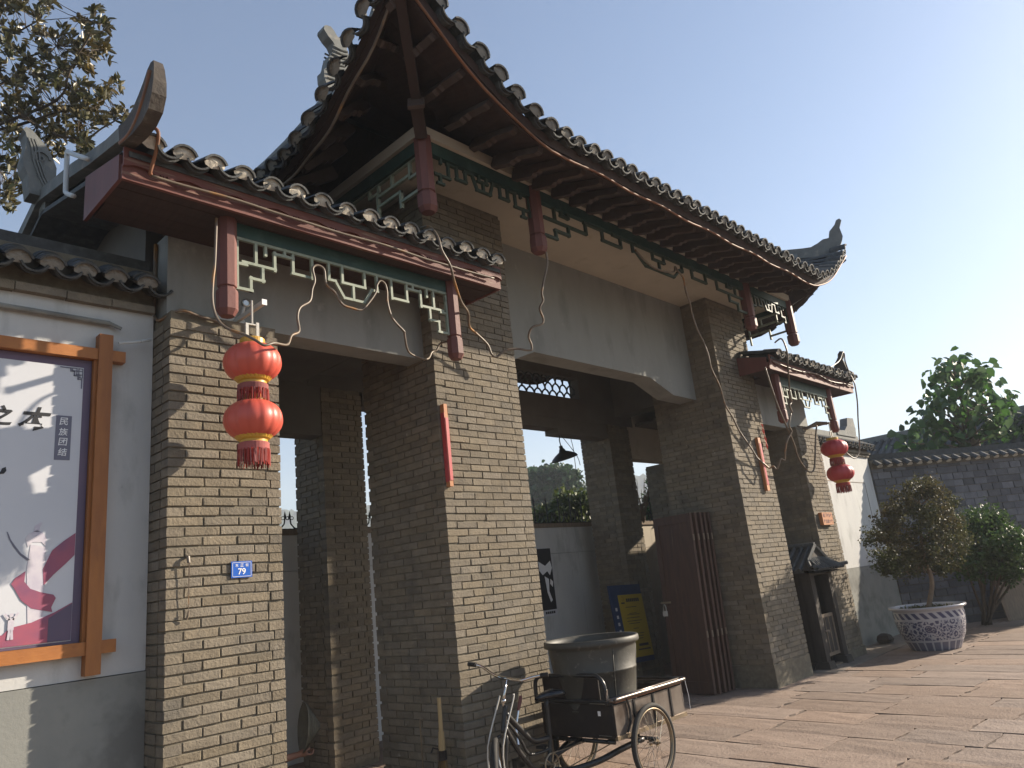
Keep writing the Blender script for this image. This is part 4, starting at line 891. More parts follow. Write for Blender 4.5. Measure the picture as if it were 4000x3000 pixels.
def hutroof():
    r_ = MB(); xm = 10.35
    for sx in (-1, 1):
        r_.add([(xm, -.02, 1.84), (xm + sx * .56, -.02, 1.50), (xm + sx * .56, 1.2, 1.50), (xm, 1.2, 1.84), (xm, -.02, 1.80), (xm + sx * .56, -.02, 1.46), (xm + sx * .56, 1.2, 1.46), (xm, 1.2, 1.80)], [(0, 1, 2, 3), (7, 6, 5, 4), (0, 4, 5, 1), (1, 5, 6, 2), (2, 6, 7, 3), (3, 7, 4, 0)])
    o = r_.build('roof', m_tile, sh)
    for sx in (-1, 1):
        for k in range(10):
            y = .03 + k * .125
            MB().tube([(xm + sx * .03, y, 1.845), (xm + sx * .58, y, 1.508)], .032, 6).build('tile_row', m_tile, o)
    # front skirt under the gable
    MB().add([(xm - .56, -.02, 1.505), (xm - .66, -.26, 1.47), (xm + .60, -.26, 1.47), (xm + .50, -.02, 1.505), (xm - .34, -.02, 1.66), (xm + .34, -.02, 1.66)], [(0, 1, 4), (1, 2, 5, 4), (2, 3, 5)]).add([(xm - .66, -.26, 1.44), (xm + .60, -.26, 1.44), (xm + .5, .0, 1.46), (xm - .5, .0, 1.46)], [(0, 1, 2, 3)]).build('skirt_roof', m_bwood, o)
    for k in range(11):
        f = (k + .5) / 11; xa = xm - .33 + f * .66; xb = xm - .56 + f * 1.1
        MB().tube([(xa, -.03, 1.672), (xb, -.27, 1.49)], .026, 6).build('tile_row', m_tile, o)
    MB().prism([(xm - .30, 1.66), (xm + .30, 1.66), (xm, 1.83)], lambda a, z, t: (a, -.035 + t, z), .02).build('gable_board', m_bwood, o)
    for sx in (-1, 1): MB().tube([(xm + sx * .40, -.06, 1.63), (xm, -.05, 1.875)], .035, 6).tube([(xm + sx * .40, -.06, 1.63), (xm + sx * .52, -.14, 1.53), (xm + sx * .66, -.27, 1.54)], .03, 6).build('verge_tiles', m_tile, o)
    MB().tube([(xm, -.06, 1.875), (xm, 1.22, 1.875)], .045, 8).build('ridge_tiles', m_tile, o)
hutroof()

# ================================================================ right hand walls
wr = T('white_wall', 'sunlit white plastered wall with grey plinth and tiled coping, right of the gate', 'wall', (13.4, .5, 0))
MB().bx(11.66, 15.06, .35, .60, 1.40, 3.63).build('wall_face', m_white, wr)
MB().bx(14.82, 15.06, .61, 3.45, -.06, 3.85).bx(14.74, 15.12, .61, 3.45, 3.851, 4.05).build('unseen_shade_wall', m_white, wr)  # unseen wall, added to keep the sun off the lower compound wall
MB().bx(11.66, 15.06, .338, .60, -.06, 1.395).build('plinth', m_plinth, wr)
for k in range(2): MB().bx(11.66, 15.08 + .02 * k, .31 - .03 * k, .62, 3.632 + .055 * k, 3.682 + .055 * k).build('coping_band', m_brick, wr)
MB().bx(11.66, 15.08, .33, .6, 3.74, 3.98).build('coping_core', m_mortar, wr)
MB().bx(11.66, 15.0, .42, .55, 3.98, 4.12).build('coping_ridge', m_ridge, wr)
n = 16
for k in range(n):
    xc = 11.8 + k * .217
    M_ = Matrix.Translation((xc, .17, 3.82)) @ Matrix.Rotation(.48, 4, 'X') @ Matrix.Rotation(R.uniform(-.06, .06), 4, 'Y')
    O('cover_tile', CT[R.randrange(5)], wr, M_)
    O('pan_tile', PT[0], wr, Matrix.Translation((xc + .108, .18, 3.78)) @ Matrix.Rotation(.48, 4, 'X'))
hr = [(13.8, 4.08), (14.85, 4.08), (14.92, 4.28), (14.90, 4.52), (14.55, 4.50), (14.45, 4.32), (14.25, 4.20), (13.8, 4.17)]
MB().prism(hr, lambda a, z, t: (a, .40 + t, z), .16).build('coping_end_horn', m_ridge, wr)
MB().bx(12.2, 14.55, .344, .349, 3.06, 3.072).bx(14.54, 14.552, .344, .349, 1.45, 3.06).build('drawn_line', m_cable, wr)
# grey block wall running out to the right
bd_ = Vector((math.cos(rad(-35)), math.sin(rad(-35)), 0)); bn_ = Vector((bd_.y, -bd_.x, 0))   # bn_ faces the street
P0 = Vector((15.10, .33, 0))
gw = T('block_wall', 'tall grey block wall with dark tiled coping running off to the right', 'wall', tuple(P0 + bd_ * 4))
Mw = frame(P0, bd_, -bn_, (0, 0, 1))
MB().bx(0, 9, .02, .3, -.06, 3.36, 0, Mw).build('wall_core', m_mortar, gw)
blk = []
z = 0.0; row = 0
while z < 3.3:
    s = -.1 * (row % 2) - R.uniform(0, .05)
    while s < 8.9:
        l = R.uniform(.24, .34); a0 = max(s, .0)
        if s + l > a0 + .03: blk.append((a0, s + l - .012, z, z + .138))
        s += l
    z += .15; row += 1
bmm = MB().box((0, 0, 0), (1, .06, 1)).mesh('block', m_gblock)
blk.sort(key=lambda q: abs(q[0] - 2.6) * .6 + (0 if 1.6 < q[2] < 3.2 else 2.2) + (5 if q[0] > 6.2 else 0))
rb = MB()
for i, (a0, a1, z0, z1) in enumerate(blk):
    M_ = Mw @ Matrix.Translation(((a0 + a1) / 2, .02 + R.uniform(-.008, .008), (z0 + z1) / 2)) @ Matrix.Rotation(R.uniform(-.02, .02), 4, 'Z') @ Matrix.Diagonal((a1 - a0, 1, z1 - z0, 1))
    if i < 300: O('block', bmm, gw, M_)
    else: rb.box((0, 0, 0), (1, .06, 1), 0, M_)
rb.build('blockwork', m_gblock, gw, kind='stuff')
MB().bx(0, 9, -.02, .34, 3.362, 3.56, 0, Mw).build('coping_core', m_mortar, gw)
MB().bx(-.1, 9, .04, .28, 3.56, 3.70, 0, Mw).build('coping_ridge', m_tile, gw)
for k in range(36):
    O('cover_tile', CT[R.randrange(5)], gw, Mw @ Matrix.Translation((.12 + k * .25, -.16, 3.40)) @ Matrix.Rotation(.55, 4, 'X') @ Matrix.Rotation(R.uniform(-.08, .08), 4, 'Y'))
# house behind the walls
def atz(px, py, z):
    d = at(px, py, 1) - CAM; return CAM + d * ((z - CAM.z) / d.z)
hs = T('tiled_house', 'dark tiled house roof showing over the corner of the two walls', 'house', (24, 3, 0))
A_, B_ = atz(3360, 1738, 5.3), atz(3545, 1700, 5.3); A_ = Vector((A_.x, A_.y, 5.3))
dr = Vector((B_.x - A_.x, B_.y - A_.y, 0)).normalized(); dn = Vector((-dr.y, dr.x, 0))
if dn.dot(Vector((CAM.x, CAM.y, 0)) - A_) < 0: dn = -dn
hb = MB(); A0 = A_ - dr * 1.0; B0 = A_ + dr * 9
hb.add([A0, B0, B0 + dn * 3 + Vector((0, 0, -1.6)), A0 + dn * 3 + Vector((0, 0, -1.6)), B0 - dn * 3 + Vector((0, 0, -1.6)), A0 - dn * 3 + Vector((0, 0, -1.6))], [(0, 1, 2, 3), (1, 0, 5, 4)])
hro = hb.build('roof', m_tile, hs)
for k in range(42):
    p = A0 + dr * (.12 + k * .24); MB().tube([p + Vector((0, 0, .02)), p + dn * 3 + Vector((0, 0, -1.58))], .07, 6).build('tile_row', m_tile, hro)
MB().box((0, 0, 0), (10, .25, .22), 0, frame((A0 + B0) / 2 + Vector((0, 0, .06)), dr, dn, (0, 0, 1))).build('ridge', m_ridge, hro)
pf = A_ + dr * 2.3
MB().lathe([(.12, 0), (.14, .1), (.08, .14), (.13, .22), (.1, .34), (.03, .42), (0, .42)], tuple(pf + Vector((0, 0, .15))), 10).build('finial', m_ridge, hro)
MB().box((0, 0, 0), (9.6, 5.2, 3.7), 0, frame((A0 + B0) / 2 - Vector((0, 0, 3.45)), dr, dn, (0, 0, 1))).build('wall', m_plaster, hs)

# timber panels leaning at the block wall, dark lump
for k, (a, off, hgt, w) in enumerate(((1.85, .62, 1.02, 1.0), (2.95, .62, 1.06, .9))):
    t = T('timber_panel', ('pale framed plywood panel leaning behind the porcelain pot', 'plywood panel at the right edge, next to the other leaning panel')[k], 'panel', tuple(P0 + bd_ * a + bn_ * off), 'framed panels leaning by the block wall')
    Mp = frame(P0 + bd_ * a + bn_ * off, bd_, -bn_, (0, 0, 1)) @ Matrix.Rotation(rad(-9), 4, 'X')
    MB().bx(0, w, 0, .02, 0, hgt, 0, Mp).build('sheet', mat('plywood%d' % k, (.16, .115, .09), (.12, .085, .065), 4, .8, bump=.2) if False else m_gwood, t)
    MB().bx(-.03, .045, -.02, -.001, 0, hgt, 0, Mp).bx(w - .045, w + .03, -.02, -.001, 0, hgt, 0, Mp).bx(.046, w - .046, -.019, -.001, hgt - .07, hgt, 0, Mp).build('panel_frame', m_barkr, t)
tag(MB().lathe([(0, 0), (.12, .01), (.14, .07), (.11, .14), (.05, .17), (0, .17)], (12.95, .1, .02), 14, wob=lambda a, z: 1 + .15 * math.sin(3 * a) + .1 * math.sin(5 * a + 1)).build('rock', m_bwood), 'small dark rounded lump at the foot of the right white wall', 'rock')
# ================================================================ cargo tricycle
tr = T('cargo_tricycle', 'black pedal cargo tricycle with chrome handlebar parked at the second brick pier', 'tricycle', (3.2, -.5, 0))
def wheel(c, ax, r_, tw, parent, spokes=26, name='wheel'):
    """wheel > tyre, rim, hub, spokes; ax = axle direction"""
    ax = Vector(ax).normalized(); u = ax.cross(Vector((0, 0, 1))).normalized(); v = Vector((0, 0, 1)); c = Vector(c)
    ring = lambda q, n=44, o=0: [c + ax * o + (u * math.cos(a) + v * math.sin(a)) * q for a in [2 * math.pi * k / n for k in range(n)]]
    ty = MB().tube(ring(r_ - tw), tw, 8, closed=True).build('wheel', m_rubber, parent, True)
    MB().tube(ring(r_ - 2.15 * tw, o=.010), .008, 6, closed=True).tube(ring(r_ - 2.15 * tw, o=-.010), .008, 6, closed=True).tube(ring(r_ - 2.3 * tw), .012, 6, closed=True).build('rim', m_rim, ty, True)
    MB().tube([c - ax * .05, c + ax * .05], .016, 10).tube([c - ax * .036, c - ax * .032], .030, 12).tube([c + ax * .032, c + ax * .036], .030, 12).tube([c - ax * .07, c + ax * .07], .007, 6).build('hub', m_rim, ty)
    s = MB()
    for k in range(spokes):
        a = 2 * math.pi * k / spokes; sd2 = 1 if k % 2 else -1; a2 = a + (.9 if (k // 2) % 2 else -.9)
        s.tube([c + ax * .034 * sd2 + (u * math.cos(a2) + v * math.sin(a2)) * .028, c + (u * math.cos(a) + v * math.sin(a)) * (r_ - 2.2 * tw)], .0019, 4)
    s.build('spokes', m_chrome, ty, kind='stuff')
    return ty
FC = Vector((2.405, -.475, .272)); hv = Vector((-.74, -.67, 0)); axf = Vector((-.67, .74, 0))
fm = MB()
fm.tube(crm([(2.56, -.475, .80), (2.53, -.475, .70), (2.505, -.475, .60)], 3), .024, 10)
fm.tube(crm([(2.54, -.48, .75), (2.66, -.48, .63), (2.79, -.48, .51), (2.86, -.48, .472), (2.93, -.48, .464), (3.02, -.48, .46)], 4), .023, 10)
fm.tube(crm([(2.53, -.48, .70), (2.62, -.48, .60), (2.704, -.48, .49), (2.74, -.48, .42), (2.80, -.48, .38), (2.95, -.48, .37), (3.04, -.48, .38)], 4), .013, 8)
fm.tube(crm([(2.515, -.48, .655), (2.645, -.48, .45), (2.81, -.48, .27), (2.9, -.48, .24), (3.0, -.48, .235)], 4), .021, 10)
fm.tube(crm([(3.05, -.48, .78), (3.045, -.48, .46), (3.02, -.48, .32), (2.98, -.48, .24)], 4), .022, 10)
fm.tube(crm([(2.97, -.50, .24), (3.10, -.6, .20), (3.35, -.72, .22), (3.6, -.80, .27), (3.85, -.86, .305)], 5), .026, 10)
fm.tube(crm([(2.97, -.46, .24), (3.10, -.36, .20), (3.35, -.24, .22), (3.6, -.16, .27), (3.85, -.13, .305)], 5), .026, 10)
fm.tube([(3.885, -1.0, .305), (3.885, -.04, .305)], .017, 8)
for y in (-.78, -.2): fm.tube([(3.44, y, .36), (4.45, y, .36)], .017, 8).tube([(3.9, y, .36), (3.885, y, .305)], .02, 6)
fm.tube([(3.0, -.48, .30), (3.46, -.48, .36)], .018, 8).tube([(3.46, -.85, .355), (3.46, -.1, .355)], .018, 8)
fm.build('frame', m_black, tr, True)
fk = MB()
for s in (-1, 1):
    o = axf * (.045 * s)
    fk.tube(crm([Vector((2.50, -.475, .585)) + o * .4, Vector((2.475, -.475, .55)) + o, FC + Vector((.03, .0, .10)) + o, FC + o * 1.1], 4), [.014] * 9 + [.011] * 4, 8)
fk.build('fork', m_black, tr, True)
rd = MB()
for s in (-1, 1):
    o = axf * (.062 * s)
    rd.tube(crm([Vector((2.585, -.47, .875)) + o * .9, Vector((2.575, -.47, .84)) + o, FC + Vector((.0, 0, .25)) + o, FC + o], 4), .0065, 6)
rd.build('brake_rods', m_wmetal, tr, True)
fd = MB(); vs = []; fs = []
for k in range(15):
    a = rad(-15 + 150 * k / 14); pc = FC + (hv * math.cos(a) + Vector((0, 0, 1)) * math.sin(a)) * .295
    for j in range(5):
        t = (j - 2) / 2; vs.append(pc + axf * (.034 * t) - (hv * math.cos(a) + Vector((0, 0, 1)) * math.sin(a)) * (.014 * t * t))
for k in range(14):
    for j in range(4): fs.append((k * 5 + j, k * 5 + j + 1, k * 5 + 6 + j, k * 5 + 5 + j))
fd.add(vs, fs).build('mudguard', m_black, tr, True)
st = MB().tube([(2.535, -.47, .80), (2.60, -.47, .995)], .0125, 10).tube([(2.545, -.47, .825), (2.552, -.47, .85)], .02, 10).build('stem', m_chrome, tr, True)
bar = [(2.56, -.06, 1.128), (2.585, -.13, 1.118), (2.607, -.19, 1.095), (2.618, -.28, 1.045), (2.630, -.36, 1.012), (2.625, -.46, 1.0), (2.645, -.56, .985), (2.66, -.61, .984), (2.70, -.68, 1.0), (2.735, -.74, 1.008), (2.775, -.79, 1.01)]
MB().tube(crm(bar[1:-1], 5), .0125, 10).build('handlebar', m_chrome, tr, True)
for a_, b_ in ((bar[0], bar[1]), (bar[-1], bar[-2])):
    a_, b_ = Vector(a_), Vector(b_); g = MB().tube([a_, a_.lerp(b_, .2), a_.lerp(b_, .8), b_], [.018, .0185, .0185, .022], 12)
    for k in range(5): g.tube([a_.lerp(b_, .15 + .16 * k), a_.lerp(b_, .19 + .16 * k)], .021, 10)
    g.build('grip', m_rubber, tr)
MB().tube([(2.92, -.30, .80), (2.80, -.33, .58), (2.74, -.40, .46)], .008, 6).build('brake_lever', m_chrome, tr)
MB().tube([(2.925, -.30, .81), (2.90, -.305, .76), (2.865, -.31, .70)], [.014, .016, .011], 8).build('lever_grip', m_redc, tr)
sa = MB(); prof = [(-.15, .022, .010), (-.13, .032, .022), (-.07, .042, .034), (0, .075, .042), (.06, .11, .046), (.11, .115, .04), (.14, .085, .022), (.15, .05, .008)]
vs = []; fs = []
for dx, w, h in prof:
    for k in range(10):
        a = 2 * math.pi * k / 10; vs.append((3.07 + dx, -.49 + w * math.cos(a), .795 + (h if math.sin(a) > 0 else .022) * math.sin(a)))
for i in range(len(prof) - 1):
    for k in range(10): fs.append((i * 10 + k, i * 10 + (k + 1) % 10, i * 10 + 10 + (k + 1) % 10, i * 10 + 10 + k))
sa.add(vs, fs + [tuple(range(10)), tuple(range(70, 80))]).build('saddle', mat('saddle_vinyl', (.016, .017, .02), None, 4, .22), tr, True)
# load bed
bed = MB().bx(3.43, 4.52, -.895, -.075, .385, .40).bx(3.42, 3.435, -.90, -.07, .40, .665).build('bed', m_bpanel, tr)
MB().bx(4.515, 4.53, -.90, -.07, .40, .665).build('tail_panel', m_black, bed)
for y in (-.905, -.065):
    MB().bx(3.43, 4.52, y - .004, y + .004, .41, .655).build('side_panel', m_spanel, bed)
    MB().bx(3.42, 4.53, y - .014, y + .014, .375, .41).build('bottom_rail', m_rim, bed)
    s = -1 if y < -.5 else 1
    for x in (3.72, 4.02, 4.3): MB().bx(x - .012, x + .012, y + s * .004, y + s * .014, .41, .66).build('rib', m_black, bed)
    MB().tube(crm([(3.60, y + s * .02, .69), (3.63, y + s * .02, .60), (3.62, y + s * .02, .50), (3.56, y + s * .02, .42)], 4), .011, 6).build('stay', m_black, bed)
MB().tube(crm([(3.40, -.86, .695), (3.42, -.935, .70), (3.47, -.945, .705), (4.0, -.945, .705), (4.45, -.945, .705), (4.55, -.93, .705), (4.57, -.86, .705)], 4), .0165, 10).tube([(3.42, -.865, .70), (4.55, -.865, .705)], .0125, 8).build('rail', m_rail, bed, True)
MB().tube(crm([(3.40, -.12, .695), (3.42, -.035, .70), (4.0, -.03, .705), (4.50, -.03, .705), (4.57, -.10, .705), (4.57, -.86, .705)], 4), .0165, 10).tube([(3.42, -.11, .70), (4.55, -.11, .705)], .0125, 8).build('rail', m_black, bed, True)
MB().bx(3.44, 4.5, -.925, -.895, .672, .69).build('rail_board', m_rust, bed)
MB().tube([(3.40, -.90, .69), (3.40, -.07, .69)], .015, 8).build('front_rail', m_black, bed)
MB().tube(crm([(3.405, -.03, .66), (3.405, -.03, .80), (3.405, -.045, .86), (3.405, -.10, .90), (3.405, -.2, .905), (3.405, -.70, .905), (3.405, -.79, .895), (3.405, -.84, .85), (3.405, -.86, .78), (3.405, -.865, .66)], 5), .019, 10).build('hoop', m_black, bed, True)
MB().bx(3.418, 3.43, -.78, -.12, .70, .885).build('headboard', m_bpanel, bed)
MB().tube([(3.395, -.87, .69), (3.40, -.885, .79)], .007, 6).build('catch', m_chrome, bed)
MB().bx(3.4165, 3.4185, -.765, -.735, .57, .61).build('tag', m_print, bed)
MB().bx(3.412, 3.4185, -.86, -.66, .668, .676).bx(3.412, 3.4185, -.86, -.72, .41, .415).build('edge_strip', m_steel, bed)
MB().tube([(4.56, -.93, .69), (4.57, -.94, .55), (4.58, -.93, .42)], .003, 5).build('string', m_paper, bed)
cr = MB().tube([(2.985, -.56, .265), (2.985, -.40, .265)], .018, 8).tube([(2.985, -.56, .265), (2.88, -.565, .16)], .009, 6).tube([(2.985, -.40, .265), (3.09, -.395, .37)], .009, 6)
cr.tube([Vector((2.985, -.53, .265)) + Vector((math.cos(a), 0, math.sin(a))) * .085 for a in [2 * math.pi * k / 24 for k in range(24)]], .008, 5, closed=True)
for k in range(5): cr.tube([(2.985, -.53, .265), (2.985 + .083 * math.cos(k * 1.257), -.53, .265 + .083 * math.sin(k * 1.257))], .006, 4)
cr.build('crank', m_rim, tr)
for c in ((2.88, -.615, .16), (3.09, -.345, .37)): MB().box(c, (.085, .09, .022)).build('pedal', m_rubber, tr)
MB().tube([(2.985, -.53, .35), (3.885, -.53, .345)], .005, 5).tube([(2.985, -.53, .18), (3.885, -.53, .265)], .005, 5).build('chain', m_rim, tr)
MB().box((2.72, -.40, .33), (.10, .05, .07)).build('pump_box', m_black, tr)
# the tub in the bed
def tw(a, z): return 1 + .004 * math.sin(3 * a + z * 6)
tb = MB().lathe([(0, .405), (.30, .405), (.315, .42), (.345, .58), (.352, .585), (.352, .60), (.349, .605), (.385, .90), (.392, .905), (.392, .92), (.388, .925), (.412, 1.10), (.416, 1.125), (.448, 1.135), (.452, 1.15), (.450, 1.185), (.440, 1.193), (.420, 1.188), (.408, 1.15), (.400, 1.10), (.345, .60), (.305, .43), (0, .425)], (3.77, -.475, 0), 72, wob=tw)
for a in (-2.0, -.9, .6, 2.4): tb.tube([(3.77 + q * math.cos(a), -.475 + q * math.sin(a), z) for q, z in ((.316, .43), (.351, .6), (.388, .9), (.412, 1.1))], .004, 4)
tag(tb.build('tub', m_tub, None, True), 'large grimy dark plastic tub standing in the bed of the cargo tricycle', 'tub')
# the machine stands a hand's breadth nearer the street than surveyed
SC = .972
def nearer(o):
    if o.data is not None:
        for v in o.data.vertices: v.co = CAM + SC * (v.co - CAM)
    for c in o.children: nearer(c)
for c in list(tr.children): nearer(c)
nearer(bpy.data.objects['tub'])
wheel((FC.x * SC + CAM.x * (1 - SC), FC.y * SC + CAM.y * (1 - SC), .312), axf, .312, .024, tr)
for y in (-1.085, -.21): wheel((3.70, y, .318), (0, 1, 0), .318, .022, tr, 32)
# broom and bent rod
bo = T('broom', 'straw broom standing bristles down by the shaded side of the second pier', 'broom', (2.30, .14, 0))
MB().tube([(2.335, .10, .89), (2.34, .11, .62)], [.016, .019], 8).tube([(2.34, .11, .62), (2.345, .12, .50), (2.35, .13, .42)], [.024, .03, .034], 8).build('handle', m_broom, bo)
MB().tube([(2.345, .122, .475), (2.35, .13, .40)], [.040, .042], 9).tube([(2.35, .13, .47), (2.28, .16, .50), (2.25, .15, .47)], .008, 5).build('binding', m_black, bo)
b = MB()
for k in range(260):
    a = R.uniform(0, 6.28); q = R.random() ** .5; tip = Vector((2.352 + .13 * q * math.cos(a), .15 + .045 * q * math.sin(a), .0 + R.uniform(.0, .05))); base = Vector((2.35 + .03 * q * math.cos(a), .13 + .03 * q * math.sin(a), .42))
    s = Vector((.003, .001, 0)); b.add([base - s, base + s, tip + s, tip - s], [(0, 1, 2, 3)])
b.build('bristles', m_bristle, bo, kind='stuff')
tag(MB().tube(crm([(2.41, .43, .685), (2.41, .455, .692), (2.412, .475, .685), (2.412, .48, .64), (2.415, .485, .3), (2.42, .50, .01)], 3), .0065, 6).build('bent_rod', m_rim), 'thin metal rod with a bent top leaning at the shaded side of the second pier', 'rod')

# ================================================================ person with a straw hat, mostly behind the left pier
def remeshed(b, name, m_list, voxel, parent=None, pick=None):
    me = b.mesh(name, m_list, fix=False); o = O(name, me, None)
    md = o.modifiers.new('r', 'REMESH'); md.mode = 'VOXEL'; md.voxel_size = voxel
    s = o.modifiers.new('s', 'SMOOTH'); s.factor = .5; s.iterations = 4
    bpy.context.view_layer.update()
    m2 = bpy.data.meshes.new_from_object(o.evaluated_get(bpy.context.evaluated_depsgraph_get()))
    o.modifiers.clear(); o.data = m2; m2.name = name
    m2.materials.clear()
    for q in m_list: m2.materials.append(q)
    for p in m2.polygons:
        p.use_smooth = True
        if pick: p.material_index = pick(p.center)
    return o
px_, py_ = .98, 1.36
pb_ = MB()
def limb(pts, rs, n=12): pb_.tube(crm(pts, 4), list(np.interp(np.linspace(0, len(pts) - 1, (len(pts) - 1) * 4 + 1), range(len(pts)), rs)), n)
limb([(px_, py_, .42), (px_ + .0, py_, .60), (px_ + .02, py_, .80), (px_ + .05, py_, .98), (px_ + .07, py_, 1.04)], [.15, .145, .15, .15, .07])
limb([(px_ + .03, py_ - .16, .93), (px_ + .04, py_, .99), (px_ + .03, py_ + .16, .93)], [.075, .09, .075])
limb([(px_ + .07, py_, 1.02), (px_ + .10, py_, 1.12)], [.06, .055])
limb([(px_ + .11, py_, 1.12), (px_ + .125, py_, 1.17), (px_ + .13, py_, 1.24), (px_ + .12, py_, 1.31), (px_ + .11, py_, 1.345)], [.055, .078, .098, .085, .03])
limb([(px_ + .22, py_, 1.225), (px_ + .245, py_, 1.20), (px_ + .225, py_, 1.19)], [.012, .018, .012], 8)
for s in (-1, 1):
    limb([(px_, py_ + s * .10, .45), (px_ + .22, py_ + s * .13, .47), (px_ + .40, py_ + s * .12, .46), (px_ + .42, py_ + s * .12, .28), (px_ + .38, py_ + s * .12, .09)], [.10, .085, .068, .058, .042])
    limb([(px_ + .36, py_ + s * .12, .05), (px_ + .45, py_ + s * .125, .045), (px_ + .55, py_ + s * .13, .035)], [.04, .042, .03])
hand = Vector((1.63, 1.20, .525))
limb([(px_ + .03, py_ - .18, .92), (px_ + .09, py_ - .22, .76), (px_ + .16, py_ - .22, .60), (px_ + .38, py_ - .19, .53), tuple(hand)], [.06, .05, .044, .036, .026])
limb([(px_ + .03, py_ + .18, .92), (px_ + .10, py_ + .2, .74), (px_ + .2, py_ + .14, .60), (px_ + .36, py_ + .08, .58)], [.06, .05, .042, .03])
limb([tuple(hand - Vector((.01, 0, 0))), tuple(hand + Vector((.035, 0, .004))), tuple(hand + Vector((.07, -.005, -.004)))], [.024, .034, .028])
for k in range(4):                                # fingers curling under and up round the hat's rim
    o = Vector((.075, -.030 + .020 * k, -.006)); l = (.85, 1, .96, .78)[k]
    limb([tuple(hand + o - Vector((.02, 0, 0))), tuple(hand + o + Vector((.03 * l, -.002, -.012))), tuple(hand + o + Vector((.055 * l, 0, .006))), tuple(hand + o + Vector((.058 * l, 0, .032)))], [.0105, .0098, .009, .0078], 8)
limb([tuple(hand + Vector((.02, -.025, .012))), tuple(hand + Vector((.055, -.045, .028))), tuple(hand + Vector((.085, -.040, .04)))], [.014, .0115, .009], 8)
limb([(px_ + .35, py_ + .08, .58), (px_ + .42, py_ + .07, .575), (px_ + .50, py_ + .06, .56)], [.025, .034, .015])
def pk(c):
    if c.z > 1.03: return 0
    if c.x > px_ + .20 and c.y < py_ - .155 and c.z < .66: return 0
    if c.x > px_ + .36 and c.z > .52: return 0
    if c.z < .10: return 2
    return 1
per = remeshed(pb_, 'person', [m_skin, m_cloth, m_black], .008, pick=pk)
tag(per, 'seated person behind the left brick pier, bare forearm holding a straw hat by its rim', 'person')
hm = MB().lathe([(.085, 1.19), (.105, 1.23), (.108, 1.28), (.098, 1.33), (.06, 1.362), (0, 1.372)], (px_ + .105, py_, 0), 20, wob=lambda a, z: 1 - (.25 * max(0, math.cos(a)) if z < 1.27 else 0))
hm.build('hair', m_hair, per, True)
stl = T('stool', 'low wooden stool under the seated person behind the left pier', 'stool', (px_, py_, 0))
MB().bx(px_ - .15, px_ + .15, py_ - .17, py_ + .17, .30, .335).build('seat', m_gwood, stl)
for a in (-1, 1):
    for c in (-1, 1): MB().bx(px_ + a * .12 - .017, px_ + a * .12 + .017, py_ + c * .14 - .017, py_ + c * .14 + .017, 0, .30).build('leg', m_gwood, stl)
ht = MB(); hax = Vector((.93, -.30, -.10)).normalized(); hu = hax.orthogonal().normalized(); hw_ = hax.cross(hu)
Mh = frame((1.675, 1.2, .735), hu, hw_, hax)
ht.lathe([(.205, -.002), (.208, .006), (.17, .03), (.10, .09), (.03, .145), (0, .155), (0, .147), (.03, .137), (.098, .082), (.165, .022), (.200, .0)], n=40, M=Mh)
for k in range(6): ht.lathe([(.20 - .03 * k, .012 + .0225 * k), (.203 - .03 * k, .014 + .0225 * k), (.197 - .03 * k, .018 + .0225 * k)], n=30, M=Mh)
tag(ht.build('straw_hat', m_straw, None, True), 'conical straw hat held on edge beside the left brick pier', 'hat')
# ================================================================ plants
NR = np.random.default_rng(5)
def leaf_arrays(P, A, L, W, fold=.25, droop=0):
    """P base points, A leaf directions (N,3); returns verts, faces: a folded six-point leaf"""
    N = len(P); A = A / np.linalg.norm(A, axis=1, keepdims=True)
    ref = NR.normal(size=(N, 3)); B = np.cross(A, ref); B /= np.linalg.norm(B, axis=1, keepdims=True); C = np.cross(A, B)
    C *= np.sign(C[:, 2:3] + 1e-9); L = L[:, None]; W = W[:, None]
    tip = P + A * L; tip[:, 2] -= droop * L[:, 0]
    q = np.stack([P, P + A * L * .35 + B * W + C * W * fold, P + A * L * .72 + B * W * .8 + C * W * fold - np.array([0, 0, .4]) * droop * L, tip, P + A * L * .72 - B * W * .8 + C * W * fold - np.array([0, 0, .4]) * droop * L, P + A * L * .35 - B * W + C * W * fold], 1)
    f = np.arange(N)[:, None] * 6
    return q.reshape(-1, 3), np.concatenate([f + np.array([[0, 1, 2, 3]]), f + np.array([[0, 3, 4, 5]])], 0)
def mesh_np(name, V, F, m_):
    me = bpy.data.meshes.new(name); n = len(F)
    me.vertices.add(len(V)); me.vertices.foreach_set('co', V.astype(np.float32).ravel())
    me.loops.add(n * 4); me.loops.foreach_set('vertex_index', F.astype(np.int32).ravel())
    me.polygons.add(n); me.polygons.foreach_set('loop_start', np.arange(n, dtype=np.int32) * 4)
    me.update(calc_edges=True); me.validate(); me.materials.append(m_); return me
def crown_leaves(centres, spread, per, L, W, up=.35, droop=.1, out=None):
    c = np.repeat(np.array(centres), per, 0); N = len(c)
    P = c + NR.normal(size=(N, 3)) * spread
    A = NR.normal(size=(N, 3)) + np.array([0, 0, up])
    if out is not None: A += 1.2 * (P - out) / np.linalg.norm(P - out, axis=1, keepdims=True)
    l = L * NR.uniform(.6, 1.15, N)
    return leaf_arrays(P, A, l, l * W, droop=droop)
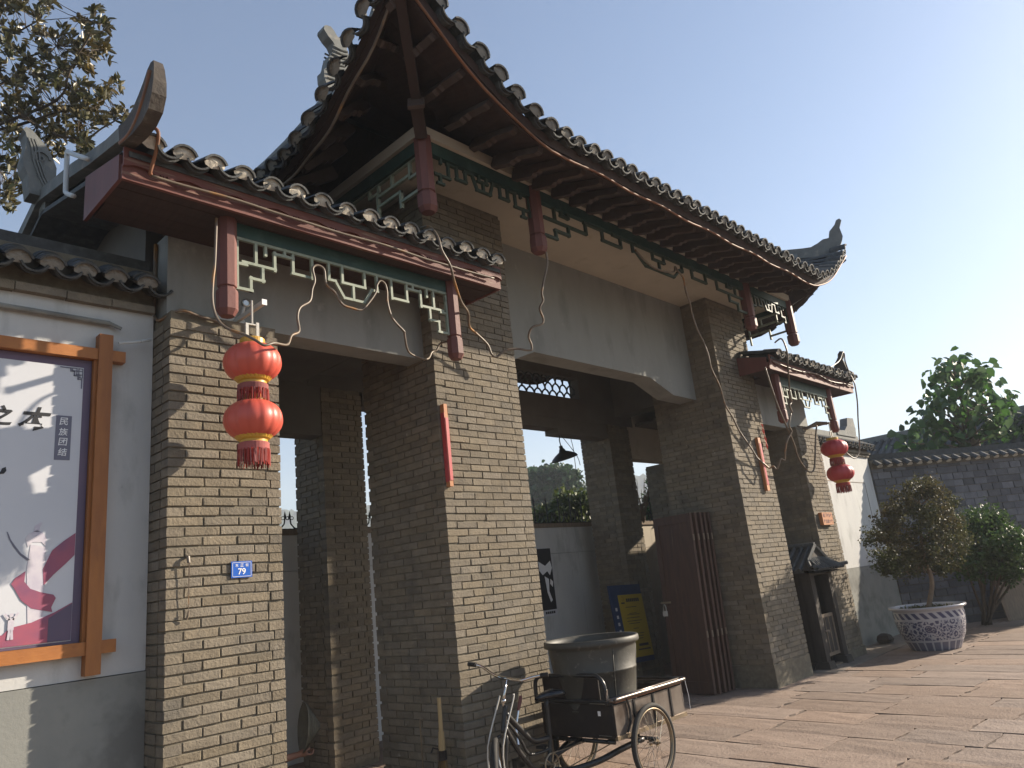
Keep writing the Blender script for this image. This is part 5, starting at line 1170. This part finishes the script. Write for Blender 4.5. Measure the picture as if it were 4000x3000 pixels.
def tree(name, label, cat, base, lobes, nclump, spread, per, L, W, m_leaf, m_bk, group=None, r0=.12, limbs=None, droop=.1, up=.3, shell=.55):
    """trunk + limbs to the lobes + a crown of leaves in clumps near the lobes' surfaces"""
    t = T(name, label, cat, tuple(base), group)
    base = Vector(base); tb = MB(); cs_ = []
    fork = base.lerp(Vector(lobes[0][0]), .45) if limbs is None else Vector(limbs)
    tb.tube(crm([base, base.lerp(fork, .5) + Vector((r0 * .4, r0 * .2, 0)), fork], 4), list(np.linspace(r0, r0 * .7, 9)), 10)
    for c, r_ in lobes:
        c = Vector(c); mid = fork.lerp(c, .5) + Vector((R.uniform(-.15, .15), R.uniform(-.15, .15), R.uniform(0, .2))) * r_[0]
        tb.tube(crm([fork, mid, c], 4), list(np.linspace(r0 * .6, r0 * .12, 9)), 7)
        for k in range(nclump):
            d = Vector([float(q) for q in NR.normal(size=3)]).normalized(); q = shell + (1 - shell) * R.random() ** .6
            p = c + Vector((d.x * r_[0], d.y * r_[1], d.z * r_[2])) * q; cs_.append(tuple(p))
            if k % 4 == 0: tb.tube([c.lerp(mid, .3 * R.random()), c.lerp(p, .6) + Vector((0, 0, .03)), p], [r0 * .10, r0 * .07, r0 * .03], 4)
    tb.build('trunk', m_bk, t, True)
    V, F = crown_leaves(cs_, spread, per, L, W, up, droop)
    O('crown', mesh_np('crown', V, F, m_leaf), t, kind='stuff')
    return t
# magnolia behind the left wall
mg = T('magnolia_tree', 'magnolia tree with glossy leaf rosettes behind the left wall and left roof', 'tree', (-1.9, 6.4, 0))
px = [(20,40),(80,30),(130,70),(170,40),(60,110),(120,150),(20,170),(190,150),(235,140),(60,200),(150,190),(0,260),(350,55),(400,70),(400,120),(310,95),(330,140),(300,160),(360,175),(390,190),(395,220),(310,200),(290,230),(330,235),(340,270),(120,240),(180,235),(220,250),(60,300),(150,270),(240,280),(20,330),(90,340),(170,300),(200,330),(270,290),(320,305),(60,380),(130,360),(220,320),(280,360),(300,380),(350,380),(400,360),(440,340),(430,360),(370,410),(30,420),(100,420),(160,410),(200,430),(260,420),(330,430),(240,480),(290,460),(340,470),(380,460),(420,480),(20,480),(80,470),(150,480),(60,520),(120,540),(200,520),(260,510),(310,500),(170,560),(20,560),(230,540),(90,600),(150,600),(190,620),(220,590),(20,640),(60,660),(10,720),(60,750),(30,800),(100,700),(340,590),(300,570),(470,440),(480,470),(350,560)]
limbs = [[(-420, 1500, 11.4), (-330, 1000, 11.4), (-250, 700, 11.3), (-150, 420, 11.2), (-60, 200, 11.2), (10, 0, 11.1), (40, -200, 11)],
         [(-250, 700, 11.3), (-60, 520, 11.0), (90, 450, 10.9), (190, 410, 10.8), (250, 360, 10.7), (265, 300, 10.6), (300, 220, 10.6), (350, 140, 10.5), (370, 90, 10.5)],
         [(-60, 520, 11.0), (100, 480, 11.2), (240, 435, 11.2), (330, 440, 11.1), (420, 380, 11)], [(90, 450, 10.9), (200, 520, 10.7), (330, 540, 10.6), (400, 500, 10.6), (470, 460, 10.6)],
         [(-150, 420, 11.2), (0, 330, 11.6), (140, 250, 11.6), (220, 180, 11.5)], [(-250, 700, 11.3), (-100, 680, 11.5), (60, 640, 11.5), (150, 590, 11.4)], [(-60, 200, 11.2), (60, 130, 11.5), (150, 80, 11.4)]]
tb = MB(); nodes = []
for i, l in enumerate(limbs):
    pts = crm([at(*q) for q in l], 5); nodes += pts
    tb.tube(pts, list(np.linspace(.10 if i == 0 else .026, .022 if i == 0 else .008, len(pts))), 8)
b0 = at(-420, 1500, 11.4); tb.tube(crm([(b0.x - .1, b0.y, -.05), (b0.x, b0.y, 1.5), tuple(b0)], 4), [.16] * 5 + [.13] * 4, 10)
ros = []
for x, y in px:
    for k in range(3): ros.append(at(x + R.uniform(-28, 28), y + R.uniform(-28, 28), 10.4 + 1.3 * R.random()))
for k in range(170): ros.append(at(R.uniform(-700, 60), R.uniform(-700, 850), 10.2 + 2.2 * R.random()))
for k in range(50): ros.append(at(R.uniform(-30, 210), R.uniform(-250, 60), 10.4 + 1.4 * R.random()))
for p in ros:
    nn = min(nodes, key=lambda q: (q - p).length_squared)
    tb.tube([nn, nn.lerp(p, .55) + Vector((0, 0, -.03)), p], [.007, .005, .004], 4)
tb.build('trunk', m_bark, mg, True)
c = np.array([tuple(p) for p in ros]); per = 12; N = len(c) * per
Pp = np.repeat(c, per, 0) + NR.normal(size=(N, 3)) * .025
ax = np.repeat(NR.normal(size=(len(c), 3)) * .35 + np.array([.15, -.25, .75]), per, 0)
A = NR.normal(size=(N, 3)) * .75 + ax
Lv = NR.uniform(.10, .165, N)
V, F = leaf_arrays(Pp, A, Lv, Lv * .19, .3, .12)
n0 = 24 * per                                     # leaves nearest the camera stand as pieces of their own
Q = V.reshape(-1, 6, 3)
for i in range(300):
    j = (i * 13) % (len(px) * 3 * per)
    if i < 300:
        o_ = Q[j][0]; me = bpy.data.meshes.new('leaf'); me.from_pydata([tuple(v) for v in Q[j]], [], [(0, 1, 2, 3), (0, 3, 4, 5)]); me.materials.append(m_lmag)
        O('leaf', me, mg)
keep = np.ones(N, bool); keep[[(i * 13) % (len(px) * 3 * per) for i in range(300)]] = False
fi = np.concatenate([np.where(keep)[0], np.where(keep)[0] + N])
O('crown', mesh_np('crown', V, F[fi], m_lmag), mg, kind='stuff')

# broad-leaved tree behind the block wall
pa = T('broad_leaved_tree', 'tall broad-leaved green tree rising behind the grey block wall', 'tree', tuple(at(3640, 1900, 21)), 'trees beyond the block wall')
b0 = at(3815, 1760, 21); g0 = Vector((b0.x, b0.y, -.05)); top = at(3720, 1400, 21)
pl_ = [(3730,1400),(3690,1420),(3760,1430),(3670,1460),(3720,1460),(3790,1450),(3840,1450),(3660,1490),(3710,1500),(3760,1490),(3820,1480),(3850,1470),(3700,1540),(3750,1540),(3800,1530),(3850,1520),(3640,1560),(3620,1590),(3680,1580),(3730,1580),(3780,1580),(3840,1570),(3880,1560),(3900,1570),(3930,1550),(3650,1620),(3700,1630),(3750,1620),(3810,1620),(3870,1610),(3920,1590),(3600,1650),(3580,1680),(3640,1680),(3700,1680),(3760,1670),(3820,1670),(3880,1650),(3920,1640),(3560,1720),(3610,1720),(3670,1730),(3730,1720),(3560,1760),(3620,1760),(3680,1760),(3540,1745),(3860,1700),(3920,1690),(3720,1770)]
tb = MB().tube(crm([g0, b0, at(3790, 1640, 21), at(3745, 1520, 21), top], 5), list(np.linspace(.16, .03, 21)), 9)
cen = []
for x, y in pl_:
    for k in range(3):
        p = at(x + R.uniform(-16, 16), y + R.uniform(-14, 14), 21 + R.uniform(-1.4, 1.4)); cen.append(p)
    tb.tube([at(3790 - (1760 - y) * .17, min(y + 60, 1760), 21), p], [.03, .012], 5)
tb.build('trunk', m_barkr, pa, True)
c = np.array([tuple(p) for p in cen]); per = 6; N = len(c) * per
Pp = np.repeat(c, per, 0) + NR.normal(size=(N, 3)) * np.array([.17, .17, .13]); A = NR.normal(size=(N, 3)) * np.array([1, 1, .35]) + np.array([0, 0, -.35]); Lv = NR.uniform(.16, .30, N)
V, F = leaf_arrays(Pp, A, Lv, Lv * .40, .22, .25)
O('crown', mesh_np('crown', V, F, m_lpau), pa, kind='stuff')
tree('leafy_tree', 'lower bright green tree at the right edge behind the block wall', 'tree', (at(4080, 1700, 22).x, at(4080, 1700, 22).y, 0), [(at(4030, 1735, 22), (1.0, .9, .45)), (at(3950, 1765, 22.5), (1.0, .9, .35)), (at(4110, 1700, 22), (1.3, 1.2, .7))], 60, .13, 16, .24, .36, m_lpau, m_barkr, 'trees beyond the block wall', .12)

# potted tree and the bush behind it
PC = Vector((12.22, -.96, 0))
pot = T('porcelain_pot', 'large blue and white porcelain pot patterned with scrolling flowers', 'pot', tuple(PC))
pm = bpy.data.materials.new('porcelain'); pm.use_nodes = True
N_ = pm.node_tree.nodes; L_ = pm.node_tree.links; P_ = N_['Principled BSDF']; P_.inputs['Roughness'].default_value = .22
tc = N_.new('ShaderNodeNewGeometry'); sx = N_.new('ShaderNodeSeparateXYZ'); sb = N_.new('ShaderNodeVectorMath'); sb.operation = 'SUBTRACT'; sb.inputs[1].default_value = PC
L_.new(tc.outputs['Position'], sb.inputs[0]); L_.new(sb.outputs[0], sx.inputs[0])
def mth(op, a, b=None, c=None):
    n = N_.new('ShaderNodeMath'); n.operation = op
    for i, q in enumerate((a, b, c)):
        if q is None: continue
        if isinstance(q, (int, float)): n.inputs[i].default_value = q
        else: L_.new(q, n.inputs[i])
    return n.outputs[0]
ang = mth('ARCTAN2', sx.outputs[1], sx.outputs[0]); zz_ = sx.outputs[2]
cv = N_.new('ShaderNodeCombineXYZ'); L_.new(mth('MULTIPLY', ang, .55), cv.inputs[0]); L_.new(zz_, cv.inputs[1])
def tex(kind, scale, **kw):
    n = N_.new(kind); n.inputs['Scale'].default_value = scale; L_.new(cv.outputs[0], n.inputs['Vector'])
    for k, v in kw.items(): setattr(n, k, v)
    return n
vo = tex('ShaderNodeTexVoronoi', 4.6); vs_ = tex('ShaderNodeTexVoronoi', 17, feature='DISTANCE_TO_EDGE'); wv = tex('ShaderNodeTexNoise', 26)
flower = mth('LESS_THAN', vo.outputs['Distance'], .30); ringf = mth('MULTIPLY', mth('GREATER_THAN', vo.outputs['Distance'], .30), mth('LESS_THAN', vo.outputs['Distance'], .36))
scroll = mth('MULTIPLY', mth('GREATER_THAN', vs_.outputs['Distance'], .075), mth('GREATER_THAN', wv.outputs[0], .44))
petal = mth('GREATER_THAN', mth('SINE', mth('MULTIPLY', vo.outputs['Distance'], 60)), -.3)
body = mth('MULTIPLY', mth('MAXIMUM', scroll, mth('MULTIPLY', flower, petal)), mth('SUBTRACT', 1, ringf))
zone = mth('MULTIPLY', mth('GREATER_THAN', zz_, .17), mth('LESS_THAN', zz_, .48))
band = mth('MULTIPLY', mth('MULTIPLY', mth('GREATER_THAN', zz_, .515), mth('LESS_THAN', zz_, .61)), mth('GREATER_THAN', mth('SINE', mth('ADD', mth('MULTIPLY', ang, 26), mth('MULTIPLY', zz_, 40))), -.1))
low = mth('MULTIPLY', mth('LESS_THAN', zz_, .14), mth('GREATER_THAN', mth('SINE', mth('MULTIPLY', ang, 22)), -.75))
fac = mth('MAXIMUM', mth('MAXIMUM', mth('MULTIPLY', body, zone), band), mth('MULTIPLY', low, .75))
mx = N_.new('ShaderNodeMix'); mx.data_type = 'RGBA'; L_.new(fac, mx.inputs[0]); mx.inputs[6].default_value = (.40, .39, .41, 1); mx.inputs[7].default_value = (.055, .058, .115, 1)
L_.new(mx.outputs[2], P_.inputs['Base Color'])
MB().lathe([(0, 0), (.375, 0), (.385, .02), (.42, .10), (.49, .24), (.53, .40), (.545, .54), (.54, .62), (.545, .64), (.595, .665), (.60, .685), (.59, .70), (.54, .695), (.515, .66), (.50, .6), (0, .58)], tuple(PC), 64).build('pot_body', pm, pot, True)
MB().lathe([(.502, .595), (.3, .635), (0, .65)], tuple(PC), 40, wob=lambda a, z: 1 + .0 * a).build('soil', m_dirt, pot)
gp = [tuple(PC + Vector((.46 * math.sqrt(R.random()) * math.cos(a), .46 * math.sqrt(R.random()) * math.sin(a), .62))) for a in [R.uniform(0, 6.28) for _ in range(420)]]
Pg = np.array(gp); Ag = NR.normal(size=(len(gp), 3)) * np.array([.7, .7, .3]) + np.array([0, 0, .9]); lg = NR.uniform(.05, .15, len(gp))
V, F = leaf_arrays(Pg, Ag, lg, lg * .05, .2, .35)
O('weeds', mesh_np('weeds', V, F, m_grass), pot, kind='stuff')
tp = T('potted_tree', 'small reddish green tree with tiered crown growing in the porcelain pot', 'tree', tuple(PC + Vector((0, 0, .62))))
d0 = 12.6
tk = [PC + Vector((.02, .0, .60)), at(3640, 2290, d0), at(3632, 2235, d0), at(3612, 2190, d0), at(3600, 2120, d0), at(3595, 2040, d0), at(3590, 1950, d0)]
tb = MB().tube(crm(tk, 4), list(np.linspace(.042, .016, 25)), 9)
lob = [(3600,1900,70,50),(3540,1930,60,45),(3660,1920,60,45),(3690,1960,50,40),(3520,1985,60,40),(3600,1985,90,50),(3680,2010,60,45),(3470,2045,55,32),(3560,2050,80,42),(3650,2060,80,45),(3720,2060,55,42),(3430,2100,55,28),(3510,2110,70,38),(3600,2110,80,45),(3690,2120,70,45),(3750,2120,50,40),(3450,2165,50,22),(3530,2170,60,30),(3610,2170,70,36),(3700,2175,60,36),(3460,2215,45,20),(3530,2225,50,24),(3620,2215,45,22),(3690,2215,45,22)]
cs1 = []
for x, y, rx, ry in lob:
    dl = d0 + R.uniform(-.45, .45); pc = at(x, y, dl)
    tb.tube(crm([at(3604, min(y + 50, 2190), d0), at((x + 3604) / 2, y + 22, (dl + d0) / 2), pc], 3), [.014, .012, .011, .010, .008, .006, .004], 5)
    for k in range(12):
        a = R.uniform(0, 6.28); q = R.random() ** .45 * R.choice((.9, 1, 1.25))
        cs1.append(tuple(at(x + rx * q * math.cos(a), y + ry * q * math.sin(a), dl + R.uniform(-.35, .35))))
tb.build('trunk', m_barkr, tp, True)
V, F = crown_leaves(cs1, .05, 50, .052, .3, .2, .1)
O('crown', mesh_np('crown', V, F, m_lpot), tp, kind='stuff')
bu = [(3790,2060,70,50),(3860,2050,60,60),(3910,2090,60,60),(3970,2120,60,60),(3830,2130,90,70),(3920,2170,80,60),(3990,2190,60,50),(3760,2180,70,60),(3830,2220,80,40),(3930,2240,70,35),(4050,2180,70,60)]
bt = T('bush', 'bright green leafy bush growing between the potted tree and the block wall', 'bush', tuple(atz(3850, 2440, 0)))
tb = MB(); cs2 = []; db = 14.2; b0 = atz(3850, 2440, 0)
for x, y, rx, ry in bu:
    dl = db + R.uniform(-.4, .5); pc = at(x, y, dl)
    tb.tube(crm([b0 + Vector((R.uniform(-.1, .1), R.uniform(-.1, .1), 0)), b0.lerp(pc, .5) + Vector((0, 0, .1)), pc], 4), [.022] * 5 + [.014] * 3 + [.008], 6)
    for k in range(26):
        a = R.uniform(0, 6.28); q = R.random() ** .5; cs2.append(tuple(at(x + rx * q * math.cos(a), y + ry * q * math.sin(a), dl + R.uniform(-.45, .45))))
tb.build('stem', m_bark, bt, True)
V, F = crown_leaves(cs2, .075, 34, .085, .27, .4, .1)
O('crown', mesh_np('crown', V, F, m_lbush), bt, kind='stuff')

# trees beyond the gate
def gnd(px_, py_, d): p = at(px_, py_, d); return (p.x, p.y, -.05)
tree('distant_tree', 'hazy round-headed tree far beyond the gate opening', 'tree', gnd(2170, 2050, 62), [(at(2170, 1960, 62), (2.6, 2.4, 1.9)), (at(2110, 1980, 63), (2.0, 2.0, 1.7)), (at(2230, 1985, 61), (1.8, 1.8, 1.4)), (at(2100, 1890, 63), (1.1, 1.1, .9)), (at(2160, 1880, 62), (1.3, 1.2, .9)), (at(2200, 1890, 62), (1.3, 1.2, .9)), (at(2060, 1960, 64), (2.2, 2, 1.8))], 46, .34, 34, .5, .34, m_lfar, m_bark, None, .25)
tree('persimmon_tree', 'yellow-green bushy tree just behind the spiked wall, left of the rear pier', 'tree', gnd(2230, 2100, 17), [(at(2240, 1990, 17), (.55, .5, .35)), (at(2170, 2030, 17), (.6, .5, .28)), (at(2290, 1960, 17), (.6, .5, .45)), (at(2120, 2035, 17.5), (.5, .45, .22)), (at(2230, 2040, 16.5), (.6, .5, .2)), (at(2340, 2000, 17), (.6, .5, .5))], 44, .09, 16, .13, .28, m_lora, m_bark, None, .07)
tree('slender_tree', 'pale slender-leaved young tree behind the spiked wall, beside the third pier', 'tree', gnd(2580, 2100, 16), [(at(2580, 1900, 16), (.16, .2, .28)), (at(2570, 1960, 16), (.32, .3, .25)), (at(2590, 2010, 16), (.4, .35, .25)), (at(2540, 2020, 16), (.3, .3, .15)), (at(2640, 1960, 16), (.35, .35, .4))], 40, .07, 13, .15, .16, m_lpau, m_bark, None, .035, droop=.25)
tg = T('dry_twigs', 'thin bare twigs standing behind the spiked wall beside the rear pier', 'shrub', gnd(2500, 2100, 15))
b = MB()
for k in range(16):
    p0 = at(2495 + R.uniform(-15, 25), 2040, 15); p1 = at(2495 + R.uniform(-25, 60), 1860 + R.uniform(0, 90), 15); b.tube(crm([p0, p0.lerp(p1, .6) + Vector((.02, 0, 0)), p1], 3), [.008] * 4 + [.006] * 2 + [.003], 4)
b.build('twig', m_barkr, tg, kind='stuff')
# wooded hill
def hill_el(az):
    v = 3.2 + 3.9 / (1 + math.exp(-(az - 19) / 2.2)) + .55 * noise.noise(Vector((az * .11, 2.2, 0))) + .25 * noise.noise(Vector((az * .45, 5.2, 0)))
    return v + .9 * math.exp(-((az - 31.5) / 1.1) ** 2)
vs = []; fs = []; na, nr = 420, 26
for i in range(na):
    az = -25 + 130 * i / (na - 1)
    for j in range(nr):
        t = j / (nr - 1); r_ = 330 + 330 * t; h = math.tan(rad(hill_el(az))) * 560 * (math.sin(min(1, t / .72) * math.pi / 2) ** 1.6 if t < .72 else math.cos((t - .72) / .28 * 1.2))
        h += (3.4 * noise.noise(Vector((az * 1.9, r_ * .05, 1))) + 2.2 * noise.noise(Vector((az * 4.5, r_ * .13, 4)))) * min(1, t * 4)
        vs.append((CAM.x + r_ * math.cos(rad(az)), CAM.y + r_ * math.sin(rad(az)), h - 6 * (t < .02)))
for i in range(na - 1):
    for j in range(nr - 1): fs.append((i * nr + j, i * nr + j + 1, (i + 1) * nr + j + 1, (i + 1) * nr + j))
MB().add(vs, fs).build('hill', m_hill, None, True, kind='structure')
# the air
hz = MB().bx(-310, 690, -320, 680, -1.2, 118).build('haze', None, kind='stuff')
hzm = bpy.data.materials.new('haze_air'); hzm.use_nodes = True
n_ = hzm.node_tree.nodes; n_.remove(n_['Principled BSDF'])
pv = n_.new('ShaderNodeVolumePrincipled'); pv.inputs['Color'].default_value = (.86, .92, 1, 1); pv.inputs['Density'].default_value = .0011; pv.inputs['Anisotropy'].default_value = .1
hzm.node_tree.links.new(pv.outputs[0], n_['Material Output'].inputs['Volume'])
hz.data.materials.clear(); hz.data.materials.append(hzm)
S.cycles.volume_bounces = 0
